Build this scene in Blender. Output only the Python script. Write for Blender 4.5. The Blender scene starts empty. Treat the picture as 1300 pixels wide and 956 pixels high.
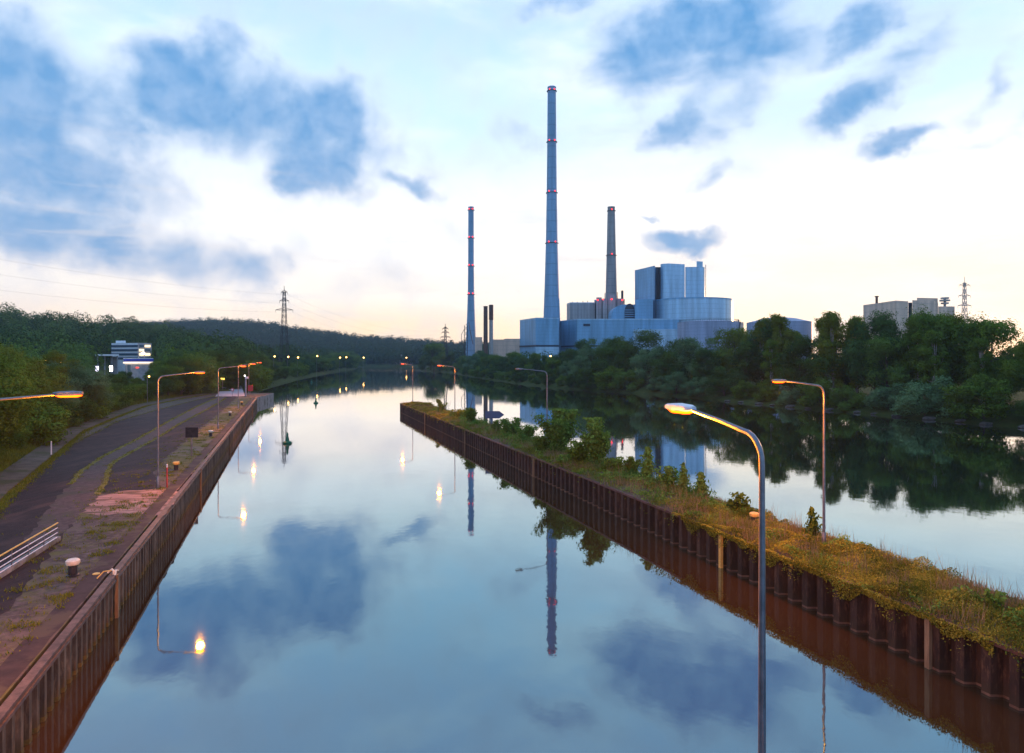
import bpy, math, random
import numpy as np
from mathutils import Vector

scene = bpy.context.scene
COL = scene.collection
RNG = random.Random(7)
R = math.radians
F = 867.0            # focal length in photo pixels
CAM_Z = 12.0
HY = 455.0           # horizon row of the photo


def W(px, py, d):
    return ((px - 650.0) / F * d, d, CAM_Z - (py - HY) / F * d)


def G(px, py, z=2.0):
    d = F * (CAM_Z - z) / (py - HY)
    return ((px - 650.0) / F * d, d)


# quay direction: unit vector along the quay and its right-hand normal
DX, DY = -0.3276 / math.hypot(.3276, 1), 1 / math.hypot(.3276, 1)
NX, NY = DY, -DX


def left_edge(Y):
    return -8.06 - .3276 * Y


def pier_near(Y):
    return 24.9 - .3276 * Y


def pier_far(Y):
    return 30.2 - .3276 * Y


def pier_at(px, t):
    """point on the pier seen in column px, t metres (in x) from its near edge"""
    Y = (24.9 + t) / ((px - 650) / F + .3276)
    return pier_near(Y) + t, Y


# ------------------------------------------------------------------ materials
def new_mat(name):
    m = bpy.data.materials.new(name)
    m.use_nodes = True
    nt = m.node_tree
    nt.nodes.clear()
    return m, nt


class NT:
    def __init__(s, nt):
        s.nt = nt

    def n(s, kind, **kw):
        nd = s.nt.nodes.new(kind)
        for k, v in kw.items():
            if k == 'inp':
                for kk, vv in v.items():
                    if isinstance(vv, bpy.types.NodeSocket):
                        s.nt.links.new(vv, nd.inputs[kk])
                    else:
                        nd.inputs[kk].default_value = vv
            else:
                setattr(nd, k, v)
        return nd

    def math(s, op, a, b=0.0, c=None, clamp=False):
        nd = s.n('ShaderNodeMath', operation=op, use_clamp=clamp, inp={0: a, 1: b})
        if c is not None:
            if isinstance(c, bpy.types.NodeSocket):
                s.nt.links.new(c, nd.inputs[2])
            else:
                nd.inputs[2].default_value = c
        return nd.outputs[0]

    def mix(s, f, a, b, blend='MIX'):
        nd = s.n('ShaderNodeMix', data_type='RGBA', blend_type=blend)
        for idx, v in ((0, f), (6, a), (7, b)):
            if isinstance(v, bpy.types.NodeSocket):
                s.nt.links.new(v, nd.inputs[idx])
            else:
                nd.inputs[idx].default_value = v if idx == 0 else (*v, 1) if len(v) == 3 else v
        return nd.outputs[2]

    def rng(s, v, a, b, c=0.0, d=1.0, smooth=False):
        nd = s.n('ShaderNodeMapRange', interpolation_type='SMOOTHSTEP' if smooth else 'LINEAR', inp={0: v, 1: a, 2: b, 3: c, 4: d})
        return nd.outputs[0]

    def noise(s, vec, scale, detail=4, rough=.55, dist=0.0):
        nd = s.n('ShaderNodeTexNoise', inp={'Scale': scale, 'Detail': detail, 'Roughness': rough, 'Distortion': dist})
        if vec is not None:
            s.nt.links.new(vec, nd.inputs['Vector'])
        return nd.outputs['Fac']

    def link(s, a, b):
        s.nt.links.new(a, b)


def mottled(name, c1, c2, scale=1.0, rough=.8, metal=0.0, c3=None, s3=.15, t3=(.5, .6), bump=0.0, bscale=20, stretch=None, spec=.3):
    m, nt = new_mat(name)
    t = NT(nt)
    tc = t.n('ShaderNodeNewGeometry').outputs['Position']
    if stretch:
        mp = t.n('ShaderNodeMapping', inp={'Scale': stretch})
        t.link(tc, mp.inputs['Vector'])
        tc = mp.outputs[0]
    n1 = t.noise(tc, scale, 8, .65)
    col = t.mix(t.rng(n1, .35, .65), c1, c2)
    if c3:
        n3 = t.noise(tc, s3, 6, .6)
        col = t.mix(t.rng(n3, t3[0], t3[1], smooth=True), col, c3)
    b = t.n('ShaderNodeBsdfPrincipled', inp={'Base Color': col, 'Roughness': rough, 'Metallic': metal, 'Specular IOR Level': spec})
    if bump:
        nb = t.noise(tc, bscale, 5, .6)
        bp = t.n('ShaderNodeBump', inp={'Strength': bump, 'Distance': .05, 'Height': nb})
        t.link(bp.outputs[0], b.inputs['Normal'])
    o = t.n('ShaderNodeOutputMaterial')
    t.link(b.outputs[0], o.inputs[0])
    return m


def plain(name, c, rough=.6, metal=0.0, spec=.4):
    return mottled(name, tuple(x * .88 for x in c), tuple(min(1, x * 1.1) for x in c), 1.3, rough, metal, spec=spec)


def glow(name, c, strength):
    m, nt = new_mat(name)
    t = NT(nt)
    e = t.n('ShaderNodeEmission', inp={'Color': (*c, 1), 'Strength': strength})
    o = t.n('ShaderNodeOutputMaterial')
    t.link(e.outputs[0], o.inputs[0])
    return m


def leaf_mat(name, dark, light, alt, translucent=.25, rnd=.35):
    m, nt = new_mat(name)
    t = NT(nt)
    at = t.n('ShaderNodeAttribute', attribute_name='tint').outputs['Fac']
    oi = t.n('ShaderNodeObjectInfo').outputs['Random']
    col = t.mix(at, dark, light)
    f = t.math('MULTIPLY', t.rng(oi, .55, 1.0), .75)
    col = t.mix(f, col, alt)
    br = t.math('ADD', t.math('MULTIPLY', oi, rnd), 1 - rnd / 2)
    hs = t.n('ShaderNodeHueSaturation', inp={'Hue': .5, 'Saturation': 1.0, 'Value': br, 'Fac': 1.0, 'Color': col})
    d = t.n('ShaderNodeBsdfDiffuse', inp={'Color': hs.outputs[0]})
    tr = t.n('ShaderNodeBsdfTranslucent', inp={'Color': hs.outputs[0]})
    mx = t.n('ShaderNodeMixShader', inp={0: translucent})
    t.link(d.outputs[0], mx.inputs[1])
    t.link(tr.outputs[0], mx.inputs[2])
    o = t.n('ShaderNodeOutputMaterial')
    t.link(mx.outputs[0], o.inputs[0])
    return m


def cladding(name, c, step=3.0, rough=.45, metal=.25, vertical=0.0):
    """sheet-metal facade: joints between panel courses and faint streaking, in world metres"""
    m, nt = new_mat(name)
    t = NT(nt)
    pos = t.n('ShaderNodeNewGeometry').outputs['Position']
    sx = t.n('ShaderNodeSeparateXYZ')
    t.link(pos, sx.inputs[0])
    z = sx.outputs[2]
    fr = t.math('FRACT', t.math('DIVIDE', z, step))
    joint = t.rng(t.math('ABSOLUTE', t.math('SUBTRACT', fr, .5)), .44, .5)
    mp = t.n('ShaderNodeMapping', inp={'Scale': (.25, .25, .02)})
    t.link(pos, mp.inputs[0])
    st = t.noise(mp.outputs[0], 1.0, 5, .6)
    col = t.mix(t.rng(st, .3, .7), tuple(x * .68 for x in c), tuple(x * 1.15 for x in c))
    col = t.mix(t.math('MULTIPLY', joint, .5), col, tuple(x * .4 for x in c))
    if vertical:
        w = t.math('FRACT', t.math('DIVIDE', t.math('ADD', sx.outputs[0], t.math('MULTIPLY', sx.outputs[1], .6)), vertical))
        vj = t.rng(t.math('ABSOLUTE', t.math('SUBTRACT', w, .5)), .36, .44)
        col = t.mix(t.math('MULTIPLY', vj, .55), col, tuple(x * .35 for x in c))
    b = t.n('ShaderNodeBsdfPrincipled', inp={'Base Color': col, 'Roughness': rough, 'Metallic': metal})
    o = t.n('ShaderNodeOutputMaterial')
    t.link(b.outputs[0], o.inputs[0])
    return m


M = {}
M['galv'] = mottled('galvanised', (.16, .17, .19), (.26, .27, .3), 3, .38, .8)
M['darkmetal'] = mottled('dark_metal', (.03, .03, .035), (.06, .06, .065), 3, .5, .5)
M['sodium'] = glow('sodium_lamp', (1.0, .06, .001), 9)
M['farlamp'] = glow('far_lamp', (1.0, .50, .12), 12)
M['whitelight'] = glow('white_light', (1.0, .9, .8), 14)
M['warmwin'] = glow('lit_window', (1.0, .74, .40), 1.5)
M['redlight'] = glow('warning_red', (1.0, .02, .02), 3.5)
M['rust'] = mottled('rusty_piles', (.016, .011, .010), (.052, .034, .026), 1.4, .75, .1, c3=(.095, .065, .045), s3=.5, t3=(.55, .7), bump=.5, bscale=9, stretch=(1, 1, .35))
M['rust_left'] = mottled('weathered_piles', (.08, .058, .038), (.21, .155, .10), 1.8, .8, .0, c3=(.035, .024, .018), s3=.35, t3=(.5, .65), bump=.5, bscale=9, stretch=(1, 1, .3))
M['cap'] = mottled('rusty_cap', (.045, .033, .030), (.135, .10, .085), 2.2, .55, .2, bump=.3)
M['capdark'] = mottled('dark_cap', (.06, .03, .025), (.12, .065, .055), 2.2, .6, .2, bump=.3)


def pile_mat(name, c1, c2, stain, tide, period):
    m, nt = new_mat(name)
    t = NT(nt)
    pos = t.n('ShaderNodeNewGeometry').outputs['Position']
    sx = t.n('ShaderNodeSeparateXYZ')
    t.link(pos, sx.inputs[0])
    k = t.math('FLOOR', t.math('DIVIDE', sx.outputs[1], period * DY))
    wn = t.n('ShaderNodeTexWhiteNoise', noise_dimensions='1D')
    t.link(k, wn.inputs['W'])
    mp = t.n('ShaderNodeMapping', inp={'Scale': (1, 1, .22)})
    t.link(pos, mp.inputs[0])
    n1 = t.noise(mp.outputs[0], 2.6, 8, .7)
    n2 = t.noise(pos, .5, 5, .6)
    n3 = t.noise(mp.outputs[0], 7.0, 5, .7)
    col = t.mix(t.rng(n1, .33, .66), c1, c2)
    col = t.mix(t.math('MULTIPLY', t.rng(n3, .52, .62), .6), col, stain)
    col = t.mix(t.math('MULTIPLY', t.rng(n2, .5, .62), .5), col, tuple(x * .45 for x in c1))
    zt_ = t.math('ADD', sx.outputs[2], t.math('MULTIPLY', n1, .6))
    col = t.mix(t.math('MULTIPLY', t.rng(zt_, .95, .55), .7), col, tide)
    v = t.rng(wn.outputs['Value'], 0, 1, .62, 1.3)
    hs = t.n('ShaderNodeHueSaturation', inp={'Value': v, 'Color': col})
    b = t.n('ShaderNodeBsdfPrincipled', inp={'Base Color': hs.outputs[0], 'Roughness': .75, 'Specular IOR Level': .3})
    bp = t.n('ShaderNodeBump', inp={'Strength': .6, 'Distance': .04, 'Height': n3})
    t.link(bp.outputs[0], b.inputs['Normal'])
    t.link(b.outputs[0], t.n('ShaderNodeOutputMaterial').inputs[0])
    return m


M['rust'] = pile_mat('rusty_piles', (.018, .012, .010), (.055, .034, .024), (.12, .075, .045), (.030, .024, .014), 1.0)
M['rust_left'] = pile_mat('weathered_piles', (.060, .048, .036), (.18, .145, .105), (.26, .19, .12), (.065, .058, .030), .70)
M['algae'] = mottled('algae_band', (.05, .055, .015), (.13, .10, .03), 2.0, .7, 0, bump=.4)
M['timber'] = mottled('pale_timber', (.12, .09, .055), (.26, .2, .12), 3, .75, 0, stretch=(1, 1, .2))
M['concrete'] = mottled('concrete', (.20, .19, .18), (.33, .31, .29), 1.2, .85, 0, c3=(.14, .13, .10), s3=.4, bump=.3)
M['palecon'] = mottled('pale_concrete', (.24, .245, .27), (.38, .38, .41), .8, .8)
M['bark'] = mottled('bark', (.05, .04, .03), (.11, .09, .07), 5, .9, bump=.5)
M['palebark'] = mottled('pale_bark', (.25, .23, .2), (.42, .4, .36), 4, .9)
M['white'] = plain('white_paint', (.75, .76, .78), .4)
M['yellow'] = mottled('yellow_paint', (.55, .36, .08), (.75, .52, .16), 5, .5)
M['cream'] = mottled('cream_paint', (.6, .56, .42), (.75, .72, .6), 5, .5)
M['red'] = plain('red_paint', (.5, .05, .04), .5)
M['bluegrey'] = plain('blue_grey_sign', (.07, .11, .2), .5)
M['buoy'] = mottled('green_buoy', (.003, .09, .045), (.006, .16, .08), 3, .4)
M['shaft'] = cladding('chimney_concrete', (.22, .39, .56), 10.0, .6, 0)
M['shaft_grey'] = cladding('chimney_grey', (.34, .32, .31), 7.0, .8, 0)
M['brownstack'] = mottled('brown_stack', (.10, .05, .035), (.16, .08, .05), .5, .7)
M['palestack'] = mottled('pale_stack', (.40, .36, .34), (.5, .46, .42), .5, .7)
M['clad'] = cladding('blue_grey_cladding', (.20, .42, .62), 3.0)
M['clad_lt'] = cladding('light_cladding', (.38, .58, .74), 4.0, .30, .45)
M['clad_rib'] = cladding('ribbed_cladding', (.42, .42, .42), 5.0, .6, .1, vertical=3.0)
M['clad_tank'] = cladding('tank_plates', (.33, .38, .52), 2.4, .5, .2)
M['clad_warm'] = cladding('beige_cladding', (.80, .55, .40), 4.0, .6, 0)
M['slot'] = plain('dark_louvre', (.02, .03, .05), .5)
M['glass'] = plain('blue_glass', (.06, .11, .16), .15, .2)
M['bluepaint'] = plain('blue_fascia', (.02, .05, .42), .5)
M['stone'] = mottled('bank_stone', (.06, .055, .05), (.14, .13, .11), 1.5, .9, bump=.5)
M['leaf_dark'] = leaf_mat('leaves_dark', (.036, .072, .017), (.098, .165, .036), (.052, .11, .044))
M['leaf_mid'] = leaf_mat('leaves_mid', (.060, .112, .018), (.165, .25, .036), (.10, .17, .04))
M['leaf_olive'] = leaf_mat('leaves_olive', (.085, .115, .014), (.21, .24, .032), (.12, .17, .03))
M['leaf_willow'] = leaf_mat('leaves_willow', (.085, .15, .065), (.19, .31, .13), (.09, .17, .07))
M['leaf_young'] = leaf_mat('leaves_young', (.065, .15, .026), (.20, .34, .065), (.13, .22, .05))
M['leaf_hill'] = leaf_mat('leaves_hill', (.016, .036, .010), (.11, .17, .035), (.05, .10, .04), .1)
M['leaf_far'] = leaf_mat('leaves_far', (.022, .045, .018), (.055, .09, .03), (.04, .07, .03))
M['herb'] = leaf_mat('herb_leaves', (.065, .085, .014), (.34, .33, .05), (.14, .16, .03), .25, 0)
M['grass'] = leaf_mat('grass_blades', (.08, .115, .016), (.22, .24, .035), (.14, .16, .03), .25, 0)
M['drygrass'] = leaf_mat('dry_grass_blades', (.16, .11, .06), (.38, .29, .16), (.2, .16, .07), .25, 0)


# ------------------------------------------------------------------ mesh helpers
class MB:
    def __init__(s):
        s.v = []
        s.f = []

    def add(s, vs, fs):
        b = len(s.v)
        s.v.extend(tuple(p) for p in vs)
        s.f.extend(tuple(i + b for i in f) for f in fs)
        return s

    def box(s, c, size, ux=(1, 0)):
        """box centred on c; ux = unit direction (in plan) of its first size"""
        hx, hy, hz = size[0] / 2, size[1] / 2, size[2] / 2
        a, b = ux
        vs = []
        for z in (-hz, hz):
            for x, y in ((-hx, -hy), (hx, -hy), (hx, hy), (-hx, hy)):
                vs.append((c[0] + x * a - y * b, c[1] + x * b + y * a, c[2] + z))
        return s.add(vs, [(3, 2, 1, 0), (4, 5, 6, 7), (0, 1, 5, 4), (1, 2, 6, 5), (2, 3, 7, 6), (3, 0, 4, 7)])

    def prism(s, foot, z0, z1, top_inset=None):
        n = len(foot)
        z0s = z0 if hasattr(z0, '__len__') else [z0] * n
        z1s = z1 if hasattr(z1, '__len__') else [z1] * n
        vs = [(p[0], p[1], z0s[i]) for i, p in enumerate(foot)] + [(p[0], p[1], z1s[i]) for i, p in enumerate(foot)]
        fs = [tuple(range(n - 1, -1, -1)), tuple(range(n, 2 * n))]
        for i in range(n):
            j = (i + 1) % n
            fs.append((i, j, n + j, n + i))
        return s.add(vs, fs)

    def tube(s, pts, rad, sides=8, caps=True):
        pts = [Vector(p) for p in pts]
        n = len(pts)
        rs = rad if hasattr(rad, '__len__') else [rad] * n
        vs, fs = [], []
        up = None
        for i, p in enumerate(pts):
            d = (pts[min(i + 1, n - 1)] - pts[max(i - 1, 0)]).normalized()
            if up is None:
                ref = Vector((1, 0, 0)) if abs(d.x) < .9 else Vector((0, 1, 0))
                up = d.cross(ref).normalized()
            else:
                up = (up - d * up.dot(d)).normalized()
            w = d.cross(up)
            for k in range(sides):
                a = 2 * math.pi * k / sides
                vs.append(p + (up * math.cos(a) + w * math.sin(a)) * rs[i])
        for i in range(n - 1):
            for k in range(sides):
                k2 = (k + 1) % sides
                fs.append((i * sides + k, i * sides + k2, (i + 1) * sides + k2, (i + 1) * sides + k))
        if caps:
            fs.append(tuple(range(sides - 1, -1, -1)))
            fs.append(tuple((n - 1) * sides + k for k in range(sides)))
        return s.add(vs, fs)

    def lathe(s, c, prof, sides=24):
        """prof: list of (radius, z) from bottom to top"""
        vs, fs = [], []
        for r, z in prof:
            for k in range(sides):
                a = 2 * math.pi * k / sides
                vs.append((c[0] + r * math.cos(a), c[1] + r * math.sin(a), c[2] + z))
        for i in range(len(prof) - 1):
            for k in range(sides):
                k2 = (k + 1) % sides
                fs.append((i * sides + k, i * sides + k2, (i + 1) * sides + k2, (i + 1) * sides + k))
        fs.append(tuple(range(sides - 1, -1, -1)))
        fs.append(tuple((len(prof) - 1) * sides + k for k in range(sides)))
        return s.add(vs, fs)

    def build(s, name, mat, parent=None, smooth=False, local=False, origin=None):
        me = bpy.data.meshes.new(name)
        vs = s.v
        o = bpy.data.objects.new(name, me)
        off = (0, 0, 0)
        if parent is not None:
            if not local:
                off = WORLD.get(parent.name, (0, 0, 0))
        elif not local:
            if origin is None:
                a = np.array(vs)
                origin = ((a[:, 0].min() + a[:, 0].max()) / 2, (a[:, 1].min() + a[:, 1].max()) / 2, a[:, 2].min())
            off = origin
            o.location = origin
        WORLD_PENDING = off
        me.from_pydata([(p[0] - off[0], p[1] - off[1], p[2] - off[2]) for p in vs], [], s.f)
        if smooth:
            me.shade_smooth()
            try:
                me.set_sharp_from_angle(angle=R(35))
            except Exception:
                pass
        me.materials.append(M[mat] if isinstance(mat, str) else mat)
        COL.objects.link(o)
        WORLD[o.name] = WORLD_PENDING
        if parent is not None:
            o.parent = parent
        return o


WORLD = {}


def tag(o, label=None, cat=None, group=None, kind=None):
    if label:
        o['label'] = label
    if cat:
        o['category'] = cat
    if group:
        o['group'] = group
    if kind:
        o['kind'] = kind
    return o


def empty(name, loc, label=None, cat=None, group=None, rz=0.0):
    o = bpy.data.objects.new(name, None)
    o.empty_display_size = .3
    o.location = loc
    o.rotation_euler = (0, 0, rz)
    COL.objects.link(o)
    WORLD[o.name] = tuple(loc)
    return tag(o, label, cat, group)


def copy_tree(o, parent=None):
    c = o.copy()
    COL.objects.link(c)
    c.parent = parent
    for k in list(o.children):
        copy_tree(k, c)
    return c


def np_mesh(name, verts, quads, mat, tint=None, tris=False):
    """fast mesh from numpy arrays; tint is a float per vertex"""
    me = bpy.data.meshes.new(name)
    k = 3 if tris else 4
    nv, nf = len(verts), len(quads)
    me.vertices.add(nv)
    me.vertices.foreach_set('co', np.asarray(verts, dtype=np.float32).ravel())
    me.loops.add(nf * k)
    me.loops.foreach_set('vertex_index', np.asarray(quads, dtype=np.int32).ravel())
    me.polygons.add(nf)
    me.polygons.foreach_set('loop_start', np.arange(0, nf * k, k, dtype=np.int32))
    me.update(calc_edges=True)
    if tint is not None:
        a = me.attributes.new('tint', 'FLOAT', 'POINT')
        a.data.foreach_set('value', np.asarray(tint, dtype=np.float32))
    me.materials.append(mat)
    return me


def leaf_quads(rng, P, N, size, jitter=.7):
    """P points, N preferred normals -> verts (4n,3), quads (n,4)"""
    n = len(P)
    nn = N + rng.normal(0, jitter, (n, 3))
    nn /= np.linalg.norm(nn, axis=1)[:, None] + 1e-9
    r = rng.normal(0, 1, (n, 3))
    u = np.cross(nn, r)
    u /= np.linalg.norm(u, axis=1)[:, None] + 1e-9
    v = np.cross(nn, u)
    s = (size * rng.uniform(.6, 1.35, n))[:, None]
    V = np.stack([P - u * s, P - v * s * .55 + nn * s * .15, P + u * s, P + v * s * .55 + nn * s * .15], 1)
    return V.reshape(-1, 3), np.arange(4 * n).reshape(-1, 4)


def obj_of(name, me, parent=None, loc=(0, 0, 0)):
    o = bpy.data.objects.new(name, me)
    o.location = loc
    COL.objects.link(o)
    WORLD[o.name] = tuple(loc)
    if parent is not None:
        o.parent = parent
    return o


# ------------------------------------------------------------------ trees
def crown_lobes(rng, kind, H):
    L = []
    if kind == 'oak':
        for i in range(21):
            a = rng.uniform(0, 2 * math.pi)
            t = rng.uniform(.2, .93)
            w = math.sin(math.pi * min(1, (t - .08) / .95)) ** .6 * .34
            rr = w * rng.uniform(.55, 1.0)
            L.append((rr * math.cos(a) * H, rr * math.sin(a) * H, t * H * .9, rng.uniform(.09, .185) * H))
    elif kind == 'willow':
        for i in range(24):
            a = rng.uniform(0, 2 * math.pi)
            t = rng.uniform(.12, .88)
            w = math.sqrt(max(0, 1 - ((t - .4) / .58) ** 2)) * .43
            rr = w * rng.uniform(.6, 1.0)
            L.append((rr * math.cos(a) * H, rr * math.sin(a) * H, t * H, rng.uniform(.09, .19) * H))
    elif kind == 'poplar':
        for i in range(26):
            a = rng.uniform(0, 2 * math.pi)
            t = rng.uniform(.15, .97)
            w = .20 * (1 - t) ** .55 * min(1, t / .25) + .03
            rr = w * rng.uniform(.3, 1.0)
            L.append((rr * math.cos(a) * H, rr * math.sin(a) * H, t * H * .96, rng.uniform(.05, .09) * H))
    elif kind == 'conifer':
        for i in range(26):
            a = rng.uniform(0, 2 * math.pi)
            t = rng.uniform(.12, .98)
            w = .2 * (1 - t) + .01
            L.append((w * math.cos(a) * H * .7, w * math.sin(a) * H * .7, t * H * .97, (.03 + .09 * (1 - t)) * H))
    elif kind == 'shrub':
        for i in range(22):
            a = rng.uniform(0, 2 * math.pi)
            t = rng.uniform(.08, .85)
            w = math.sqrt(max(0, 1 - ((t - .25) / .78) ** 2)) * .55
            rr = w * rng.uniform(.2, 1.0)
            L.append((rr * math.cos(a) * H, rr * math.sin(a) * H, t * H, rng.uniform(.12, .2) * H))
    return L


def make_crown(name, kind, seed, H, nleaf, leaf, mat):
    rng = np.random.default_rng(seed)
    lobes = np.array(crown_lobes(rng, kind, H))
    w = lobes[:, 3] ** 2
    idx = rng.choice(len(lobes), nleaf, p=w / w.sum())
    c = lobes[idx]
    d = rng.normal(0, 1, (nleaf, 3))
    d[:, 2] = np.where(rng.random(nleaf) < .35, np.abs(d[:, 2]), d[:, 2])
    d /= np.linalg.norm(d, axis=1)[:, None]
    rad = rng.normal(.93, .13, nleaf).clip(.3, 1.4)
    # sprays: small twigs that make the outline uneven
    lump = 1 + .28 * np.sin(d[:, 0] * 7 + idx) * np.sin(d[:, 1] * 6 + idx * 2.3) + .18 * np.sin(d[:, 2] * 9 + idx * 1.7)
    P = c[:, :3] + d * (c[:, 3] * rad * lump)[:, None]
    P[:, 2] = np.maximum(P[:, 2], .02 * H)
    V, Q = leaf_quads(rng, P, d + np.array([0, 0, .15]), leaf, .38)
    lt = rng.uniform(.1, .9, len(lobes))[idx]
    tint = np.clip(lt * .8 + rng.uniform(-.1, .3, nleaf), 0, 1)
    return np_mesh(name, V, Q, M[mat], np.repeat(tint, 4)), lobes


def make_tree(kind, seed, H, nleaf, leaf, mat, bark='bark'):
    me, lobes = make_crown('crown', kind, seed, H, nleaf, leaf, mat)
    rr = random.Random(seed)
    mb = MB()
    top = .85 if kind in ('poplar', 'conifer') else .6
    pts, rad = [], []
    for i in range(7):
        t = i / 6
        pts.append((rr.uniform(-.015, .015) * H * (i > 0), rr.uniform(-.015, .015) * H * (i > 0), t * top * H - (.6 if i == 0 else 0)))
        rad.append(max(.02, H * .019 * (1 - t * .75)))
    if kind == 'shrub':
        pts = pts[:3]
        rad = [r * .8 for r in rad[:3]]
    mb.tube(pts, rad, 7)
    for k in range(9 if kind != 'shrub' else 5):
        l = lobes[(k * 3) % len(lobes)]
        j = min(len(pts) - 1, 1 + k % (len(pts) - 1))
        a = Vector(pts[j])
        b = Vector(l[:3])
        if b.z < a.z:
            a = Vector(pts[1])
        mid = a.lerp(b, .5) + Vector((0, 0, -.02 * H))
        mb.tube([a, mid, b], [H * .008, H * .006, H * .003], 5, False)
    tm = bpy.data.meshes.new('trunk')
    tm.from_pydata(mb.v, [], mb.f)
    tm.materials.append(M[bark])
    return me, tm, H


PROTO = {
    'oak_a': make_tree('oak', 11, 14, 26000, .17, 'leaf_dark'),
    'oak_b': make_tree('oak', 12, 14, 26000, .17, 'leaf_mid'),
    'oak_c': make_tree('oak', 13, 14, 22000, .18, 'leaf_olive'),
    'willow_a': make_tree('willow', 21, 10, 26000, .14, 'leaf_willow'),
    'willow_b': make_tree('willow', 22, 10, 22000, .14, 'leaf_dark'),
    'poplar_a': make_tree('poplar', 31, 18, 15000, .20, 'leaf_mid', 'palebark'),
    'poplar_b': make_tree('poplar', 32, 18, 13000, .20, 'leaf_olive', 'palebark'),
    'shrub_a': make_tree('shrub', 41, 4, 9000, .10, 'leaf_mid'),
    'shrub_b': make_tree('shrub', 42, 4, 9000, .10, 'leaf_willow'),
    'near_olive': make_tree('oak', 51, 14, 60000, .12, 'leaf_olive'),
    'near_mid': make_tree('oak', 52, 14, 60000, .115, 'leaf_mid'),
    'near_willow': make_tree('willow', 53, 10, 60000, .085, 'leaf_willow'),
}
TREES = []   # (root, region, kind word, pixel column)


def plant_tree(proto, x, y, z, H, region, word, name=None, squash=1.0):
    me, tm, h0 = PROTO[proto]
    s = H / h0
    root = empty(name or {'oa': 'broadleaf_tree', 'wi': 'willow_tree', 'po': 'poplar_tree', 'sh': 'bank_shrub', 'ne': 'broadleaf_tree'}[proto[:2]], (x, y, z), rz=RNG.uniform(0, 6.28))
    root.scale = (s * squash, s * squash, s)
    for nm, m in (('crown', me), ('trunk', tm)):
        o = bpy.data.objects.new(nm, m)
        COL.objects.link(o)
        o.parent = root
    TREES.append((root, region, word, x / y * F + 650, y))
    return root


ORD = 'first second third fourth fifth sixth seventh eighth ninth tenth eleventh twelfth thirteenth fourteenth fifteenth sixteenth seventeenth eighteenth nineteenth twentieth'.split()


def ordinal(i):
    if i < 20:
        return ORD[i]
    tens = 'twenty thirty forty fifty sixty seventy eighty ninety'.split()[(i + 1) // 10 - 2]
    u = (i + 1) % 10
    return (tens + '-' + ORD[u - 1]) if u else {'twenty': 'twentieth', 'thirty': 'thirtieth', 'forty': 'fortieth', 'fifty': 'fiftieth', 'sixty': 'sixtieth'}.get(tens, tens)


def label_trees():
    buckets = {}
    for t in TREES:
        buckets.setdefault((t[1], t[2]), []).append(t)
    for (region, word), lst in buckets.items():
        lst.sort(key=lambda t: t[3])
        n = len(lst)
        for i, t in enumerate(lst):
            lab = f"{word}, {region}" + ('' if n == 1 else f", {ordinal(i)} from left")
            cat = 'shrub' if ('shrub' in word or 'bush' in word) else 'tree'
            tag(t[0], lab, cat, GROUPS.get(region, 'trees ' + region))


GROUPS = {}

# ------------------------------------------------------------------ terrain and water
LEFT_BANK = [(-60, -3), (0, -8), (177, -68), (187, -71), (240, -90), (351, -114), (452, -133), (630, -160), (743, -170), (945, -212), (1000, -262), (1060, -430), (1400, -1000), (3000, -3200)]
RIGHT_BANK = [(-60, 165), (60, 112), (118, 88), (186, 61), (204, 57), (224, 47), (281, 15), (325, 2), (400, -17), (578, -54), (650, -78), (700, -96), (930, -122), (962, -165), (985, -240), (1030, -430), (1300, -1000), (3000, -3300)]
DECK_L = [(-60, -26), (20, -24), (31, -27.5), (51, -38.5), (75, -50.5), (94, -60), (118, -69), (142, -77.5), (165, -82), (193, -86), (215, -89)]
LB = np.array(LEFT_BANK, float)
RB = np.array(RIGHT_BANK, float)
DL = np.array(DECK_L, float)


def xl(Y):
    return np.interp(Y, LB[:, 0], LB[:, 1])


def xr(Y):
    return np.interp(Y, RB[:, 0], RB[:, 1])


def xd(Y):
    return np.interp(Y, DL[:, 0], DL[:, 1])


def sst(v, a, b):
    t = np.clip((v - a) / (b - a), 0, 1)
    return t * t * (3 - 2 * t)


NEAR_TOP = np.array([(-900, 385), (-200, 385), (0, 392), (50, 396), (100, 402), (160, 405), (215, 411), (245, 419), (280, 431), (330, 443), (400, 450), (460, 453), (650, 454), (1300, 452), (2200, 452)], float)
FAR_TOP = np.array([(-900, 420), (100, 420), (230, 411), (270, 409), (330, 412), (400, 424), (450, 431), (500, 434), (560, 438), (640, 440), (800, 446), (2200, 450)], float)


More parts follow.
